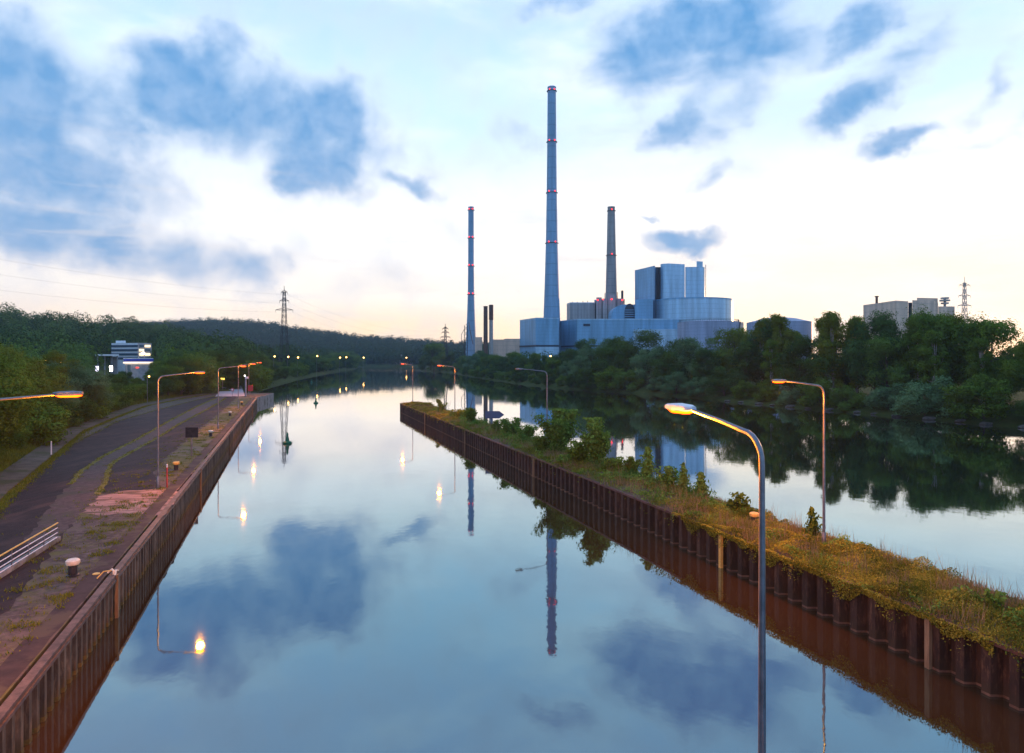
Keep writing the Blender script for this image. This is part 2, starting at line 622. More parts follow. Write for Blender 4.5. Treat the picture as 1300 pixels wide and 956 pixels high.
def height(X, Y):
    X = np.asarray(X, float)
    Y = np.asarray(Y, float)
    ln = .95
    # left side
    on_quay = Y < 196
    edge = np.where(on_quay, xd(Y), xl(Y))
    sL = (edge - X) * ln
    q = 2.0 + .28 * np.clip(sL - 2.0, 0, 14) + .02 * np.clip(sL - 16, 0, 120)
    q = np.where(sL < .3, -3.0 + 4.9 * sst(sL, -1.5, .3), q)
    w = np.where(sL < 0, np.maximum(-3, sL * .6), np.minimum(sL * .35, 2.6) + .03 * np.clip(sL - 7, 0, 120))
    t = sst(Y, 186, 206)
    hL = q * (1 - t) + w * t
    # right side
    sR = (X - xr(Y)) * ln
    hR = np.where(sR < 0, np.maximum(-3, sR * .6), np.minimum(sR * .30, 3.0) + .01 * np.clip(sR - 10, 0, 80))
    h = np.maximum(hL, hR)
    # hills, by distance and bearing
    r = np.hypot(X, Y)
    px = np.where(Y > 1, X / np.maximum(Y, 1) * F + 650, np.where(X < 0, -900, 2200))
    px = np.clip(px, -900, 2200)
    cosb = np.where(Y > 1, Y / np.maximum(r, 1), .6)
    cr = np.interp(px, NEAR_TOP[:, 0], NEAR_TOP[:, 1])
    Hn = np.maximum(0, (HY - cr) / F * 620 + 12 - 24)
    land = np.where((sL > 20) | (sR > 20), 1.0, 0.0)
    soft = np.clip(np.maximum(sL, sR) / 60, 0, 1)
    bump = 1 + .07 * np.sin(X * .021 + 1) * np.sin(Y * .017) + .04 * np.sin(X * .05)
    hn = Hn * sst(Y, 330, 620) * bump
    cf = np.interp(px, FAR_TOP[:, 0], FAR_TOP[:, 1])
    Hf = np.maximum(8, (HY - cf) / F * 1600 + 12 - 14)
    hf = Hf * sst(Y, 980, 1600) * (1 + .02 * np.sin(X * .013))
    h = h + np.maximum(hn * soft, hf * np.maximum(soft, sst(Y, 1150, 1500)))
    return h


def grid_terrain():
    az = np.concatenate([np.arange(-180, -48, 4.0), np.arange(-48, 48, .3), np.arange(48, 180, 4.0)])
    rr = [4.0]
    while rr[-1] < 1880:
        rr.append(rr[-1] * 1.022 + .25)
    rr = np.array(rr)
    A, RR = np.meshgrid(np.radians(az), rr)
    X, Y = RR * np.sin(A), RR * np.cos(A)
    Z = height(X, Y) + .12 * np.sin(X * .9) * np.sin(Y * .7) * (RR > 60)
    nA, nR = len(az), len(rr)
    V = np.stack([X, Y, Z], -1).reshape(-1, 3)
    i, j = np.meshgrid(np.arange(nR - 1), np.arange(nA), indexing='ij')
    j2 = (j + 1) % nA
    Q = np.stack([i * nA + j, i * nA + j2, (i + 1) * nA + j2, (i + 1) * nA + j], -1).reshape(-1, 4)[:, ::-1]
    me = np_mesh('ground', V, Q, ground_mat())
    me.shade_smooth()
    tag(obj_of('ground', me), 'grassy river banks and wooded valley floor', None, None, 'structure')


def ground_mat():
    m, nt = new_mat('ground_soil_grass')
    t = NT(nt)
    pos = t.n('ShaderNodeNewGeometry').outputs['Position']
    n1 = t.noise(pos, .35, 8, .7)
    n2 = t.noise(pos, 3.0, 6, .7)
    col = t.mix(t.rng(n1, .35, .65), (.035, .055, .012), (.075, .085, .02))
    col = t.mix(t.math('MULTIPLY', t.rng(n2, .55, .7), .6), col, (.09, .07, .04))
    b = t.n('ShaderNodeBsdfPrincipled', inp={'Base Color': col, 'Roughness': .95, 'Specular IOR Level': .1})
    bp = t.n('ShaderNodeBump', inp={'Strength': .8, 'Distance': .3, 'Height': n2})
    t.link(bp.outputs[0], b.inputs['Normal'])
    t.link(b.outputs[0], t.n('ShaderNodeOutputMaterial').inputs[0])
    return m


def water():
    m, nt = new_mat('river_water')
    t = NT(nt)
    pos = t.n('ShaderNodeNewGeometry').outputs['Position']
    mp = t.n('ShaderNodeMapping', inp={'Scale': (1, .7, 1), 'Rotation': (0, 0, R(18))})
    t.link(pos, mp.inputs[0])
    a = t.noise(mp.outputs[0], .9, 3, .5)
    b = t.noise(mp.outputs[0], .05, 3, .5)
    hgt = t.math('ADD', t.math('MULTIPLY', a, .35), t.math('MULTIPLY', b, 1.2))
    sxr = t.n('ShaderNodeSeparateXYZ')
    t.link(pos, sxr.inputs[0])
    bp = t.n('ShaderNodeBump', inp={'Strength': t.rng(sxr.outputs[1], 560, 660, .035, .6), 'Distance': .30, 'Height': hgt})
    # silt: brown water between quay and pier, greener in the open river
    sx = t.n('ShaderNodeSeparateXYZ')
    t.link(pos, sx.inputs[0])
    body = t.n('ShaderNodeBsdfDiffuse', inp={'Color': t.mix(t.rng(t.math('ADD', sx.outputs[0], t.math('MULTIPLY', sx.outputs[1], .3276)), 24, 34), (.046, .026, .011), (.018, .024, .014))})
    lw = t.n('ShaderNodeFresnel', inp={'IOR': 1.33})
    t.link(bp.outputs[0], lw.inputs['Normal'])
    fac = t.rng(lw.outputs[0], .02, .66, .27, 1.0)
    tint = t.mix(t.rng(lw.outputs[0], .06, .45), (.42, .84, 1.0), (1.0, 1.0, 1.0))
    gl = t.n('ShaderNodeBsdfGlossy', inp={'Color': tint, 'Roughness': .028})
    t.link(bp.outputs[0], gl.inputs['Normal'])
    mx = t.n('ShaderNodeMixShader')
    t.link(fac, mx.inputs[0])
    t.link(body.outputs[0], mx.inputs[1])
    t.link(gl.outputs[0], mx.inputs[2])
    t.link(mx.outputs[0], t.n('ShaderNodeOutputMaterial').inputs[0])
    mb = MB()
    mb.add([(-1500, -300, 0), (1500, -300, 0), (1500, 1300, 0), (-1500, 1300, 0)], [(0, 1, 2, 3)])
    M['water'] = m
    tag(mb.build('river_water', 'water'), 'still brown-green river water', None, None, 'structure')


grid_terrain()
water()


def gz(x, y):
    return float(height(x, y))


# ------------------------------------------------------------------ quay on the left
def deck_mat():
    m, nt = new_mat('quay_paving')
    t = NT(nt)
    pos = t.n('ShaderNodeNewGeometry').outputs['Position']
    mp = t.n('ShaderNodeMapping', inp={'Rotation': (0, 0, R(-18.1))})
    t.link(pos, mp.inputs[0])
    br = t.n('ShaderNodeTexBrick', offset=.5, inp={'Scale': 1.0, 'Mortar Size': .02, 'Brick Width': .32, 'Row Height': .2, 'Color1': (.025, .018, .019, 1), 'Color2': (.085, .062, .058, 1), 'Mortar': (.045, .042, .02, 1)})
    t.link(mp.outputs[0], br.inputs['Vector'])
    n1 = t.noise(pos, .45, 9, .7)
    n2 = t.noise(pos, 2.3, 8, .7)
    n3 = t.noise(pos, .16, 5, .6)
    col = t.mix(t.rng(n2, .46, .70), br.outputs['Color'], (.15, .115, .105))
    col = t.mix(t.math('MULTIPLY', t.rng(n1, .48, .60), .85), col, (.095, .10, .022))      # moss
    col = t.mix(t.math('MULTIPLY', t.rng(n3, .52, .66), .7), col, (.10, .08, .075))          # worn pale dust
    b = t.n('ShaderNodeBsdfPrincipled', inp={'Base Color': col, 'Roughness': .8, 'Specular IOR Level': .3})
    bp = t.n('ShaderNodeBump', inp={'Strength': .7, 'Distance': .04, 'Height': t.math('ADD', n2, br.outputs['Fac'])})
    t.link(bp.outputs[0], b.inputs['Normal'])
    t.link(b.outputs[0], t.n('ShaderNodeOutputMaterial').inputs[0])
    return m


M['deck'] = deck_mat()
M['asphalt'] = mottled('old_asphalt', (.010, .006, .007), (.032, .018, .019), .9, .75, 0, c3=(.058, .032, .026), s3=.35, t3=(.48, .72), bump=.8, bscale=7, spec=.2, stretch=(1.6, .5, 1))
M['cobble'] = mottled('cobble_band', (.035, .024, .024), (.09, .065, .06), 2.8, .8, 0, c3=(.05, .045, .03), s3=.5, bump=.5, bscale=12)
M['verge'] = mottled('grassy_verge', (.075, .072, .022), (.16, .13, .045), 1.3, .95, 0, c3=(.16, .12, .09), s3=.25, bump=.5)
M['sandy'] = mottled('sandy_paving', (.19, .12, .10), (.36, .25, .22), 1.2, .9, 0, c3=(.10, .075, .05), s3=.55, t3=(.45, .62), bump=.5, stretch=(.6, 2.0, 1))
M['pathc'] = mottled('path_concrete', (.06, .05, .035), (.115, .095, .07), .8, .9, 0, c3=(.05, .055, .02), s3=.3, bump=.3)
M['moss'] = mottled('moss_strip', (.09, .10, .02), (.18, .165, .035), 3, .95, bump=.6)
M['darkstrip'] = mottled('dark_edge_strip', (.022, .015, .016), (.045, .032, .032), 1.6, .8, 0, c3=(.06, .05, .035), s3=.6)

# deck: top polygon from curved inland border to the edge line
dk = []
Ys = [-30, 0, 20, 31, 51, 75, 94, 118, 142, 165, 177]
foot = [(left_edge(y) - .35, y) for y in Ys] + [(float(xd(y)) - 2.6, y) for y in [196, 177, 165, 142, 118, 94, 75, 51, 31, 20, -30]]
foot.insert(len(Ys), (left_edge(177) - 3.2, 198))
mb = MB()
mb.prism(foot, .2, 2.0)
tag(mb.build('quay_deck', 'deck'), 'worn mossy paving of the long quay', None, None, 'structure')


def sheet(name, pts, z, mat, label, wob=.0, seed=1, step=1.2):
    """flat sheet with an uneven outline"""
    rr = random.Random(seed)
    out = []
    for i, p in enumerate(pts):
        q = pts[(i + 1) % len(pts)]
        n = max(1, int(math.hypot(q[0] - p[0], q[1] - p[1]) / step))
        for k in range(n):
            t = k / n
            out.append((p[0] + (q[0] - p[0]) * t + rr.uniform(-wob, wob), p[1] + (q[1] - p[1]) * t + rr.uniform(-wob, wob), z))
    mb = MB()
    mb.add(out, [tuple(range(len(out)))])
    me_o = mb.build(name, mat)
    import bmesh
    bm = bmesh.new()
    bm.from_mesh(me_o.data)
    bmesh.ops.triangulate(bm, faces=bm.faces[:])
    for f in bm.faces:
        if f.normal.z < 0:
            f.normal_flip()
    bm.to_mesh(me_o.data)
    bm.free()
    return tag(me_o, label, None, None, 'structure')


def P2(lst):
    return [G(a, b) for a, b in lst]


track_l = [(283, 502.5), (275, 505), (250, 516), (225, 529), (198, 544), (170, 560), (131, 579), (105, 597), (89, 615), (71, 634), (54, 656), (30, 690)]
track_r = [(287, 505), (275, 513), (255, 524), (230, 537), (196, 558), (157, 579), (141, 589), (136, 602), (135, 610), (124, 628), (110, 645), (93, 662), (66, 690)]
asph = [(301, 503), (287, 517), (262, 538), (233, 562), (204, 587), (196, 600), (200, 612), (208, 622), (112, 628), (100, 655), (72, 690), (10, 775), (-200, 900), (-330, 900), (-80, 690), (0, 645), (23, 624), (50, 598), (82, 569), (149, 535), (205, 519), (250, 508), (276, 502.6)]
sheet('asphalt_yard', P2(asph), 2.004, 'asphalt', 'dark old asphalt of the quay yard', .22, 3, .7)
band = P2(track_l) + P2(track_r)[::-1]
sheet('cobbled_track', band, 2.008, 'cobble', 'curving cobbled track across the asphalt', .16, 4, .5)
for nm, tr, s in (('moss_line', track_l[:9], .22), ('moss_line', track_r[:10], .22)):
    pts = P2(tr)
    a = [(p[0] - s, p[1]) for p in pts]
    b = [(p[0] + s, p[1]) for p in pts][::-1]
    sheet(nm, a + b, 2.012 + .002 * s, 'moss', 'mossy joint beside the cobbled track', .10, 5, .7)
verge = P2([(303, 503.5), (289, 517), (264, 538), (235, 562), (206, 588), (232, 603), (245, 601), (265, 577)]) + [(left_edge(y) - 1.1, y) for y in (90, 110, 140, 165, 176)]
sheet('quay_verge', verge, 2.006, 'verge', 'mossy strip between asphalt and quay edge', .28, 6, .6)
sheet('sandy_patch', P2([(126, 630), (150, 624), (208, 620), (231, 612), (222, 635), (205, 655), (160, 652), (124, 655), (108, 650)]), 2.0065, 'sandy', 'pale reddish sandy patch of quay paving', .25, 7, .6)
strip = [(left_edge(y) - .42, y) for y in (5, 60, 120, 176)] + [(left_edge(y) - 1.3, y) for y in (176, 120, 60, 5)]
sheet('quay_edge_strip', strip, 2.0095, 'darkstrip', 'dark strip along the quay edge', .03, 8)
# inland footpath, lifted on a low kerb
pin = [(float(xd(y)) + .9, y) for y in (24, 31, 40, 51, 62, 75, 85, 94, 106, 118, 130, 142, 165, 190)]
pout = [(float(xd(y)) - 1.6, y) for y in (24, 31, 40, 51, 62, 75, 85, 94, 106, 118, 130, 142, 165, 190)]
mb = MB()
n = len(pin)
vs = [(p[0], p[1], 1.9) for p in pin] + [(p[0], p[1], 2.13) for p in pin] + [(p[0], p[1], 2.22) for p in pout] + [(p[0], p[1], 1.9) for p in pout]
fs = []
for i in range(n - 1):
    for k in range(3):
        fs.append((k * n + i, k * n + i + 1, (k + 1) * n + i + 1, (k + 1) * n + i)[::-1])
mb.add(vs, fs)
tag(mb.build('footpath', 'pathc'), 'raised concrete footpath at the foot of the wooded bank', None, None, 'structure')


def pile_wall(parent, e, y0, y1, z0, z1, side, mat, period=.70, depth=.30, out=0.0, name='sheet_piles'):
    """corrugated steel sheet piles along edge function e; side=+1 faces +N"""
    per = period * DY
    mb = MB()
    prof = [(0, 0), (.34, 0), (.5, -1), (.84, -1)]
    pts = []
    k = 0
    y = y0
    while y < y1:
        for f, dd in prof:
            yy = y + f * per
            if yy > y1:
                break
            pts.append((e(yy) + NX * (dd * depth + out) * side, yy + NY * (dd * depth + out) * side))
        y += per
        k += 1
    n = len(pts)
    vs = [(p[0], p[1], z0) for p in pts] + [(p[0], p[1], z1) for p in pts]
    fs = [(i, i + 1, n + i + 1, n + i) for i in range(n - 1)]
    mb.add(vs, fs)
    return mb.build(name, mat, parent)


def rail_along(e, y0, y1, zc, w, h, off, mb, seg=12):
    """box beam along the edge"""
    cy = (y0 + y1) / 2
    L = (y1 - y0) / DY
    mb.box((e(cy) + NX * off, cy + NY * off, zc), (L, w, h), (DX, DY))


qw = empty('quay_wall', (left_edge(20), 20, 0), 'long sheet-pile quay wall with a rusty steel cap, on the left', 'wall')
pile_wall(qw, left_edge, -20, 177, -1.2, 1.86, 1, 'rust_left')
mb = MB()
rail_along(left_edge, -20, 177.2, 1.93, .30, .16, -.05, mb)
rail_along(left_edge, -20, 177.2, 1.80, .05, .12, .12, mb)
mb.build('steel_cap', 'cap', qw)
pile_wall(qw, left_edge, -20, 177, -.3, .16, 1, 'algae', out=.012, name='algae_line')
mb = MB()
mb.prism([(left_edge(177), 177), (left_edge(177) - 3.0, 198), (left_edge(177) - 3.4, 198), (left_edge(177) - .5, 177)], -1, 1.93)
mb.build('end_wall', 'concrete', qw)
for Y in (31.6, 62, 93, 124, 152):
    mb = MB()
    x = left_edge(Y)
    mb.box((x + NX * .12, Y + NY * .12, .85), (.22, .14, 2.3), (DX, DY))
    mb.build('fender_post', 'timber', qw)

# loose rail bits by the near fender post
x, Y = left_edge(31.6), 31.6
mb = MB()
mb.tube([(x - .02, Y, 2.0), (x - .02, Y, 2.16), (x - .16, Y + .12, 2.2), (x - .35, Y + .1, 2.05)], .05, 6)
mb.tube([(x + .1, Y - .1, 1.98), (x - .06, Y + .25, 2.12), (x - .1, Y + .5, 2.02)], .045, 6)
tag(mb.build('mooring_rope', 'cream'), 'pale rope wound over the quay cap at the near fender post', 'rope')
x, Y = G(134, 733)
mb = MB()
mb.tube([(x - .25, Y - .25, 2.02), (x - .12, Y + .05, 2.25), (x + .2, Y + .1, 2.28)], .03, 6)
tag(mb.build('bent_handle', 'yellow'), 'bent yellow handle sticking up near the quay edge', 'handle')
x, Y = G(122, 729)
mb = MB()
mb.lathe((x, Y, 2.0), [(.16, 0), (.16, .03), (.12, .05)], 12)
tag(mb.build('cover_plate', 'yellow'), 'small yellow cover plate lying near the bent handle', 'cover')


# bollards
def bollard(x, y, z, s, label, capmat):
    b = empty('mooring_bollard', (x, y, z), label, 'bollard', 'mooring bollards')
    m1 = MB().lathe((0, 0, 0), [(.27 * s, 0), (.27 * s, .04 * s), (.19 * s, .07 * s), (.18 * s, .5 * s)], 20)
    m1.build('post', 'darkmetal', b, True, True)
    m2 = MB().lathe((0, 0, 0), [(.18 * s, .47 * s), (.27 * s, .52 * s), (.30 * s, .60 * s), (.29 * s, .70 * s), (.22 * s, .76 * s), (.05 * s, .78 * s)], 20)
    m2.build('cap', capmat, b, True, True)
    return b


for (px, py, s, lab, mt) in (
        (92.4, 731, 1.0, 'dark bollard with a cream cap beside the white railing', 'cream'),
        (223.6, 597, 1.0, 'dark bollard with a yellow cap beside the short red-white post', 'yellow'),
        (267.6, 554, 1.0, 'dark bollard with a pale cap left of the second quay lamp', 'cream'),
        (292, 528, 1.0, 'small dark bollard on the grassy verge before the third quay lamp', 'cream'),
        (307, 514, 1.0, 'farthest bollard, near the end of the long quay', 'yellow')):
    x, y = G(px, py)
    bollard(x, y, 2.01, s, lab, mt)
x, y = G(957.5, 668)
bollard(x, y, 2.1, .95, 'mushroom-shaped yellow bollard in the herbs of the pier', 'yellow')

# railing, bottom left
rl = empty('railing', (-24.7, 36.9, 2.0), 'white railing with a yellow handrail on a low kerb', 'railing')
p0, p1 = Vector((-24.75, 37.2, 2.02)), Vector((-21.4, 23.5, 2.02))
for nm, h, r, mt in (('handrail', 1.02, .04, 'yellow'), ('rail', .76, .026, 'white'), ('rail', .50, .026, 'white'), ('rail', .26, .026, 'white')):
    MB().tube([p0 + Vector((0, 0, h)), p1 + Vector((0, 0, h))], r, 8).build(nm, mt, rl)
for k in range(9):
    p = p0.lerp(p1, k / 8)
    MB().tube([p, p + Vector((0, 0, 1.0))], .03, 8).build('post', 'galv', rl)
mb = MB()
d = (p1 - p0).normalized()
c = (p0 + p1) / 2
mb.box((c.x - .15, c.y, 2.1), ((p1 - p0).length + .6, .35, .24), (d.x, d.y))
tag(mb.build('kerb', 'concrete'), 'low concrete kerb under the railing', None, None, 'structure')

# small quay things
x, y = G(212, 619)
b = empty('marker_post', (x, y, 2.01), 'short red and white post right beside the first quay lamp', 'post')
MB().tube([(0, 0, 0), (0, 0, 1.55)], .055, 10).build('shaft', 'red', b, True, True)
MB().tube([(0, 0, 1.552), (0, 0, 1.8)], .058, 10).build('tip', 'white', b, True, True)
for px, py, lab in ((65, 572, 'white marker post in the grass above the footpath'), (229.5, 500, 'small white marker post far along the wooded bank')):
    x, y = G(px, py, 2.6)
    MBo = MB().tube([(x, y, 2.2), (x, y, 3.55)], [.07, .06], 8)
    tag(MBo.build('marker_post', 'white', None, True), lab, 'post')
x, y = G(243.5, 579)
b = empty('signboard', (x, y, 2.0), 'dark grey square signboard seen from behind on the quay', 'sign')
MB().box((0, 0, 2.42), (1.3, .05, 1.05)).build('panel', 'darkmetal', b, False, True)
MB().tube([(-.05, .08, 0), (-.05, .08, 2.9)], .085, 8).build('post', 'galv', b, True, True)
MB().box((0, .045, 2.15), (1.2, .03, .05)).box((0, .045, 2.7), (1.2, .03, .05)).build('bracket', 'galv', b, False, True)

# far end of the quay
x, y = G(312, 503)
b = empty('signal_mast', (x, y, 2.0), 'pale mast with white signal lamps at the quay end', 'signal')
MB().tube([(0, 0, 0), (0, 0, 4.6)], [.22, .2], 10).build('mast', 'palecon', b, True, True)
MB().box((.25, 0, 4.9), (.75, .3, .55)).build('lamp_box', 'white', b, False, True)
MB().lathe((-.2, -.1, 5.3), [(.05, 0), (.16, .12), (.05, .26)], 10).build('signal_light', 'whitelight', b, True, True)
x, y = G(318, 503)
b = empty('signboard', (x, y, 2.0), 'small red board on a post at the quay end', 'sign')
MB().box((0, 0, 2.1), (1.3, .12, 1.5)).build('panel', 'red', b, False, True)
MB().tube([(0, .1, 0), (0, .1, 2.9)], .06, 8).build('post', 'galv', b, True, True)
x, y = G(295, 504)
b = empty('road_sign', (x, y, 2.0), 'round red-rimmed prohibition sign in front of the pale ramp', 'sign')
MB().tube([(0, 0, 0), (0, 0, 1.9)], .04, 8).build('post', 'galv', b, True, True)
dd = MB().tube([(0, -.05, 1.9), (0, -.02, 1.9)], .42, 20)
dd.build('disc', 'red', b, False, True)
dd = MB().tube([(0, -.06, 1.9), (0, -.052, 1.9)], .25, 20)
dd.build('disc_centre', 'white', b, False, True)
mb = MB()
a1, a2, a3, a4 = G(273, 503.5), G(311, 503), (-97.5, 232.0), (-92.0, 232.0)
mb.prism([a1, a2, a4, a3], 1.95, [2.03, 2.03, 3.0, 3.0])
tag(mb.build('access_ramp', 'palecon'), 'pale concrete ramp rising behind the quay end', None, None, 'structure')
x, y = W(282.6, 481, 200)[:2]
b = empty('lit_sign', (x, y, gz(x, y)), 'small sign glowing yellow in the dark trees by the ramp', 'sign')
hz = 6.0 - gz(x, y)
MB().tube([(0, 0, 0), (0, 0, hz)], .05, 6).build('post', 'galv', b, True, True)
MB().box((0, 0, hz), (1.1, .1, .55)).build('panel', glow('yellow_panel', (1, .62, .1), 1.6), b, False, True)

# ------------------------------------------------------------------ central pier
pw = empty('pier_wall', (pier_near(20), 20, 0), 'rusty sheet-pile wall around the narrow pier between the two channels', 'wall')
TIPN, TIPF = (pier_near(152.3), 152.3), (-20.9, 158.2)
pile_wall(pw, pier_near, -10, 152.3, -1.2, 1.9, -1, 'rust', 1.0, .40)
mb = MB()
mb.prism([TIPN, TIPF, (TIPF[0] + .2, TIPF[1] - .3), (TIPN[0] + .2, TIPN[1] - .3)], -1, 1.95)
a, b2 = TIPF, (pier_far(-10), -10)
mb.prism([a, (a[0] - .25, a[1]), (b2[0] - .25, b2[1]), b2], -1, 1.9)
mb.build('rear_wall', 'rust', pw)
mb = MB()
rail_along(pier_near, -10, 152.3, 1.95, .22, .14, .06, mb)
mb.build('steel_cap', 'capdark', pw)
pile_wall(pw, pier_near, -10, 152.2, -.3, .09, -1, mottled('mud', (.08, .05, .035), (.16, .11, .08), 3, .9), 1.0, .40, out=.012, name='mud_line')
for px, mt in ((1181, 'timber'), (917, 'yellow'), (678.5, 'timber'), (590.8, 'timber'), (540, 'timber')):
    Y = 24.9 / ((px - 650) / F + .3276)
    mb = MB()
    mb.box((pier_near(Y) - NX * .1, Y - NY * .1, .8), (.21, .16, 2.2), (DX, DY))
    mb.build('fender_post', mt, pw)


def pier_ground():
    ny, nt_ = 240, 14
    ys = np.linspace(-8, 152, ny)
    V = []
    for y in ys:
        for k in range(nt_):
            t = k / (nt_ - 1)
            wd = min(pier_far(y), 1e9) - pier_near(y) - .3
            if y > 140:
                wd = wd * 1.0
            x = pier_near(y) + .12 + t * wd
            yy = y
            if y > 145:   # follow the slanted tip
                yy = y + (y - 145) / 7 * 5.2 * t
                x = pier_near(y) + .12 + t * (wd) - (yy - y) * .30
            h = 1.93 + .28 * math.sin(math.pi * t) ** .7 + .07 * math.sin(y * 1.3 + t * 5) * math.sin(math.pi * t) + .05 * math.sin(y * .37)
            if t in (0, 1):
                h = 1.86
            V.append((x, yy, h))
    Q = []
    for i in range(ny - 1):
        for k in range(nt_ - 1):
            a = i * nt_ + k
            Q.append((a, a + 1, a + nt_ + 1, a + nt_))
    M['piersoil'] = mottled('pier_soil', (.07, .055, .04), (.15, .12, .085), 1.8, .95, 0, c3=(.09, .085, .03), s3=.5, t3=(.45, .6), bump=.7, bscale=8)
    me = np_mesh('pier_ground', np.array(V), np.array(Q), M['piersoil'])
    me.shade_smooth()
    tag(obj_of('pier_ground', me), 'weedy soil on top of the narrow pier', None, None, 'structure')


pier_ground()


def pier_h(y, t):
    return 1.95 + .28 * math.sin(math.pi * min(1, max(0, t))) ** .7


# arrow sign
x, y = pier_at(623.7, 4.0)
b = empty('arrow_sign', (x, y, 2.0), 'blue-grey arrow-shaped board pointing right, on a post on the pier', 'sign')
pts = [(-.85, 1.45), (1.15, 1.45), (1.85, 1.98), (1.15, 2.5), (-.85, 2.5)]
mb = MB()
mb.add([(p[0], -.03, p[1]) for p in pts] + [(p[0], .03, p[1]) for p in pts], [(0, 1, 2, 3, 4), (9, 8, 7, 6, 5)] + [(i, i + 5, (i + 1) % 5 + 5, (i + 1) % 5) for i in range(5)])
mb.build('arrow_panel', 'bluegrey', b, False, True)
MB().tube([(0, .1, -.2), (0, .1, 2.45)], .07, 8).build('post', 'bluegrey', b, True, True)
for px, t, h, lab in ((885, .9, .85, 'thin wooden picket left of the yellow fender post'), (892, 1.4, .6, 'leaning short picket beside the thin wooden picket'), (1217, 2.2, .8, 'thin pale picket in the herbs at the near end of the pier')):
    x, y = pier_at(px, t)
    mb = MB().tube([(x, y, 1.9), (x + (.12 if h == .6 else .02), y, 2.05 + h)], [.035, .025], 6)
    tag(mb.build('picket', 'timber'), lab, 'post')


# ------------------------------------------------------------------ street lamps
def make_lamp(z_base, z_head, reach, adir, lit, label, x, y, group, r=.062):
    """post with a bent top, arm and flat lantern; adir = plan direction of the arm"""
    b = empty('street_lamp', (x, y, z_base), label, 'street lamp', group)
    H = z_head - z_base
    ax, ay = adir
    lh = .78
    pts, rad = [], []
    for k in range(5):
        t = k / 4
        pts.append((0, 0, t * (H - .75)))
        rad.append(r * 1.25 * (1 - .35 * t))
    for k in range(1, 7):
        a = math.pi / 2 * k / 6
        pts.append((ax * .45 * (1 - math.cos(a)), ay * .45 * (1 - math.cos(a)), H - .75 + .5 * math.sin(a)))
        rad.append(r * .8)
    MB().tube(pts, rad, 12).build('pole', 'galv', b, True, True)
    if z_base > 2.5:
        MB().lathe((0, 0, 0), [(r * 1.9, 0), (r * 1.9, 1.4), (r * 1.35, 1.45)], 12).build('sleeve', 'galv', b, True, True)
    else:
        MB().lathe((0, 0, 0), [(r * 1.7, 0), (r * 1.7, .9), (r * 1.3, .94)], 12).build('sleeve', 'galv', b, True, True)
    e = reach - lh
    MB().tube([(ax * .45, ay * .45, H - .25), (ax * (e * .5 + .2), ay * (e * .5 + .2), H - .12), (ax * (e + .06), ay * (e + .06), H)], [r * .78, r * .6, r * .5], 10).build('arm', 'galv', b, True, True)
    # lantern: tapered flat housing
    head = empty_part = None
    hw = .14
    mb = MB()
    sec = [(0, .06, .02, .05), (.12, .12, .05, .07), (.5, .15, .05, .085), (lh, .12, .03, .06)]
    vs, fs = [], []
    for (s, w, dn, up) in sec:
        for (q, zz) in ((-w, -dn), (w, -dn), (w, up * .55), (w * .55, up), (-w * .55, up), (-w, up * .55)):
            vs.append((ax * (e + s) - ay * q, ay * (e + s) + ax * q, H + zz + .02))
    for i in range(3):
        for k in range(6):
            k2 = (k + 1) % 6
            fs.append((i * 6 + k, i * 6 + k2, i * 6 + 6 + k2, i * 6 + 6 + k))
    fs += [tuple(range(5, -1, -1)), tuple(18 + k for k in range(6))]
    mb.add(vs, fs)
    hd = mb.build('lantern', 'white' if z_base > 2.5 else 'galv', b, False, True)
    c = e + lh * .55
    lm = MB()
    sec = [(-.34, .06, .02), (-.22, .11, .055), (.2, .11, .055), (.33, .06, .02)]
    vs, fs = [], []
    for (s, w, dn) in sec:
        for (q, zz) in ((-w, 0), (-w * .6, -dn), (w * .6, -dn), (w, 0)):
            vs.append((ax * (c + s) - ay * q, ay * (c + s) + ax * q, H - .033 + zz))
    for i in range(3):
        for k in range(4):
            k2 = (k + 1) % 4
            fs.append((i * 4 + k, i * 4 + k2, i * 4 + 4 + k2, i * 4 + 4 + k))
    fs += [(3, 2, 1, 0), (12, 13, 14, 15)]
    lm.add(vs, fs)
    lo = lm.build('lens', 'sodium' if lit else 'palecon', hd, False, True)
    if lit:
        ld = bpy.data.lights.new('sodium_light', 'POINT')
        ld.energy = LAMP_W
        ld.color = (1.0, .235, .006)
        ld.shadow_soft_size = .24
        l = bpy.data.objects.new('sodium_light', ld)
        l.location = (x + ax * c, y + ay * c, z_head - .42)
        COL.objects.link(l)
    return b


LAMP_W = 3800
GL = 'lamps along the left quay'
GP = 'lamps along the pier'
A = (NX, NY)
B = (-NX, -NY)
make_lamp(2, 10.9, 3.9, A, True, 'quay lamp whose glowing head alone reaches in from the left', -16.9, 20.7 - NY * 3, GL)
make_lamp(2, 10.9, 3.3, A, True, 'nearest whole quay lamp, beside the red and white post', *G(200.5, 620), GL)
make_lamp(2, 10.9, 3.7, A, True, 'quay lamp beside the third bollard, its pole lit orange', *G(277, 544.5), GL)
make_lamp(2, 10.9, 3.2, A, True, 'thin quay lamp standing behind the farther bollards', *G(302.5, 519), GL)
make_lamp(2, 10.9, 3.2, A, True, 'farthest quay lamp, at the red board', -70.9, 184, GL)
x, y = pier_at(1046, 3.0)
make_lamp(2, 10.85, 3.2, B, True, 'lit lamp rising from the herbs at the near end of the pier', x, y, GP)
x, y = pier_at(694.5, 3.4)
make_lamp(2, 10.85, 3.6, B, False, 'unlit lamp behind the tall bush in mid pier', x, y, GP)
x, y = pier_at(577.5, 3.0)
make_lamp(2, 10.85, 3.0, B, True, 'lit lamp left of the arrow sign on the pier', x, y, GP)
x, y = pier_at(524, 2.6)
make_lamp(2, 10.85, 2.6, B, True, 'lit lamp at the far tip of the pier', x, y, GP)
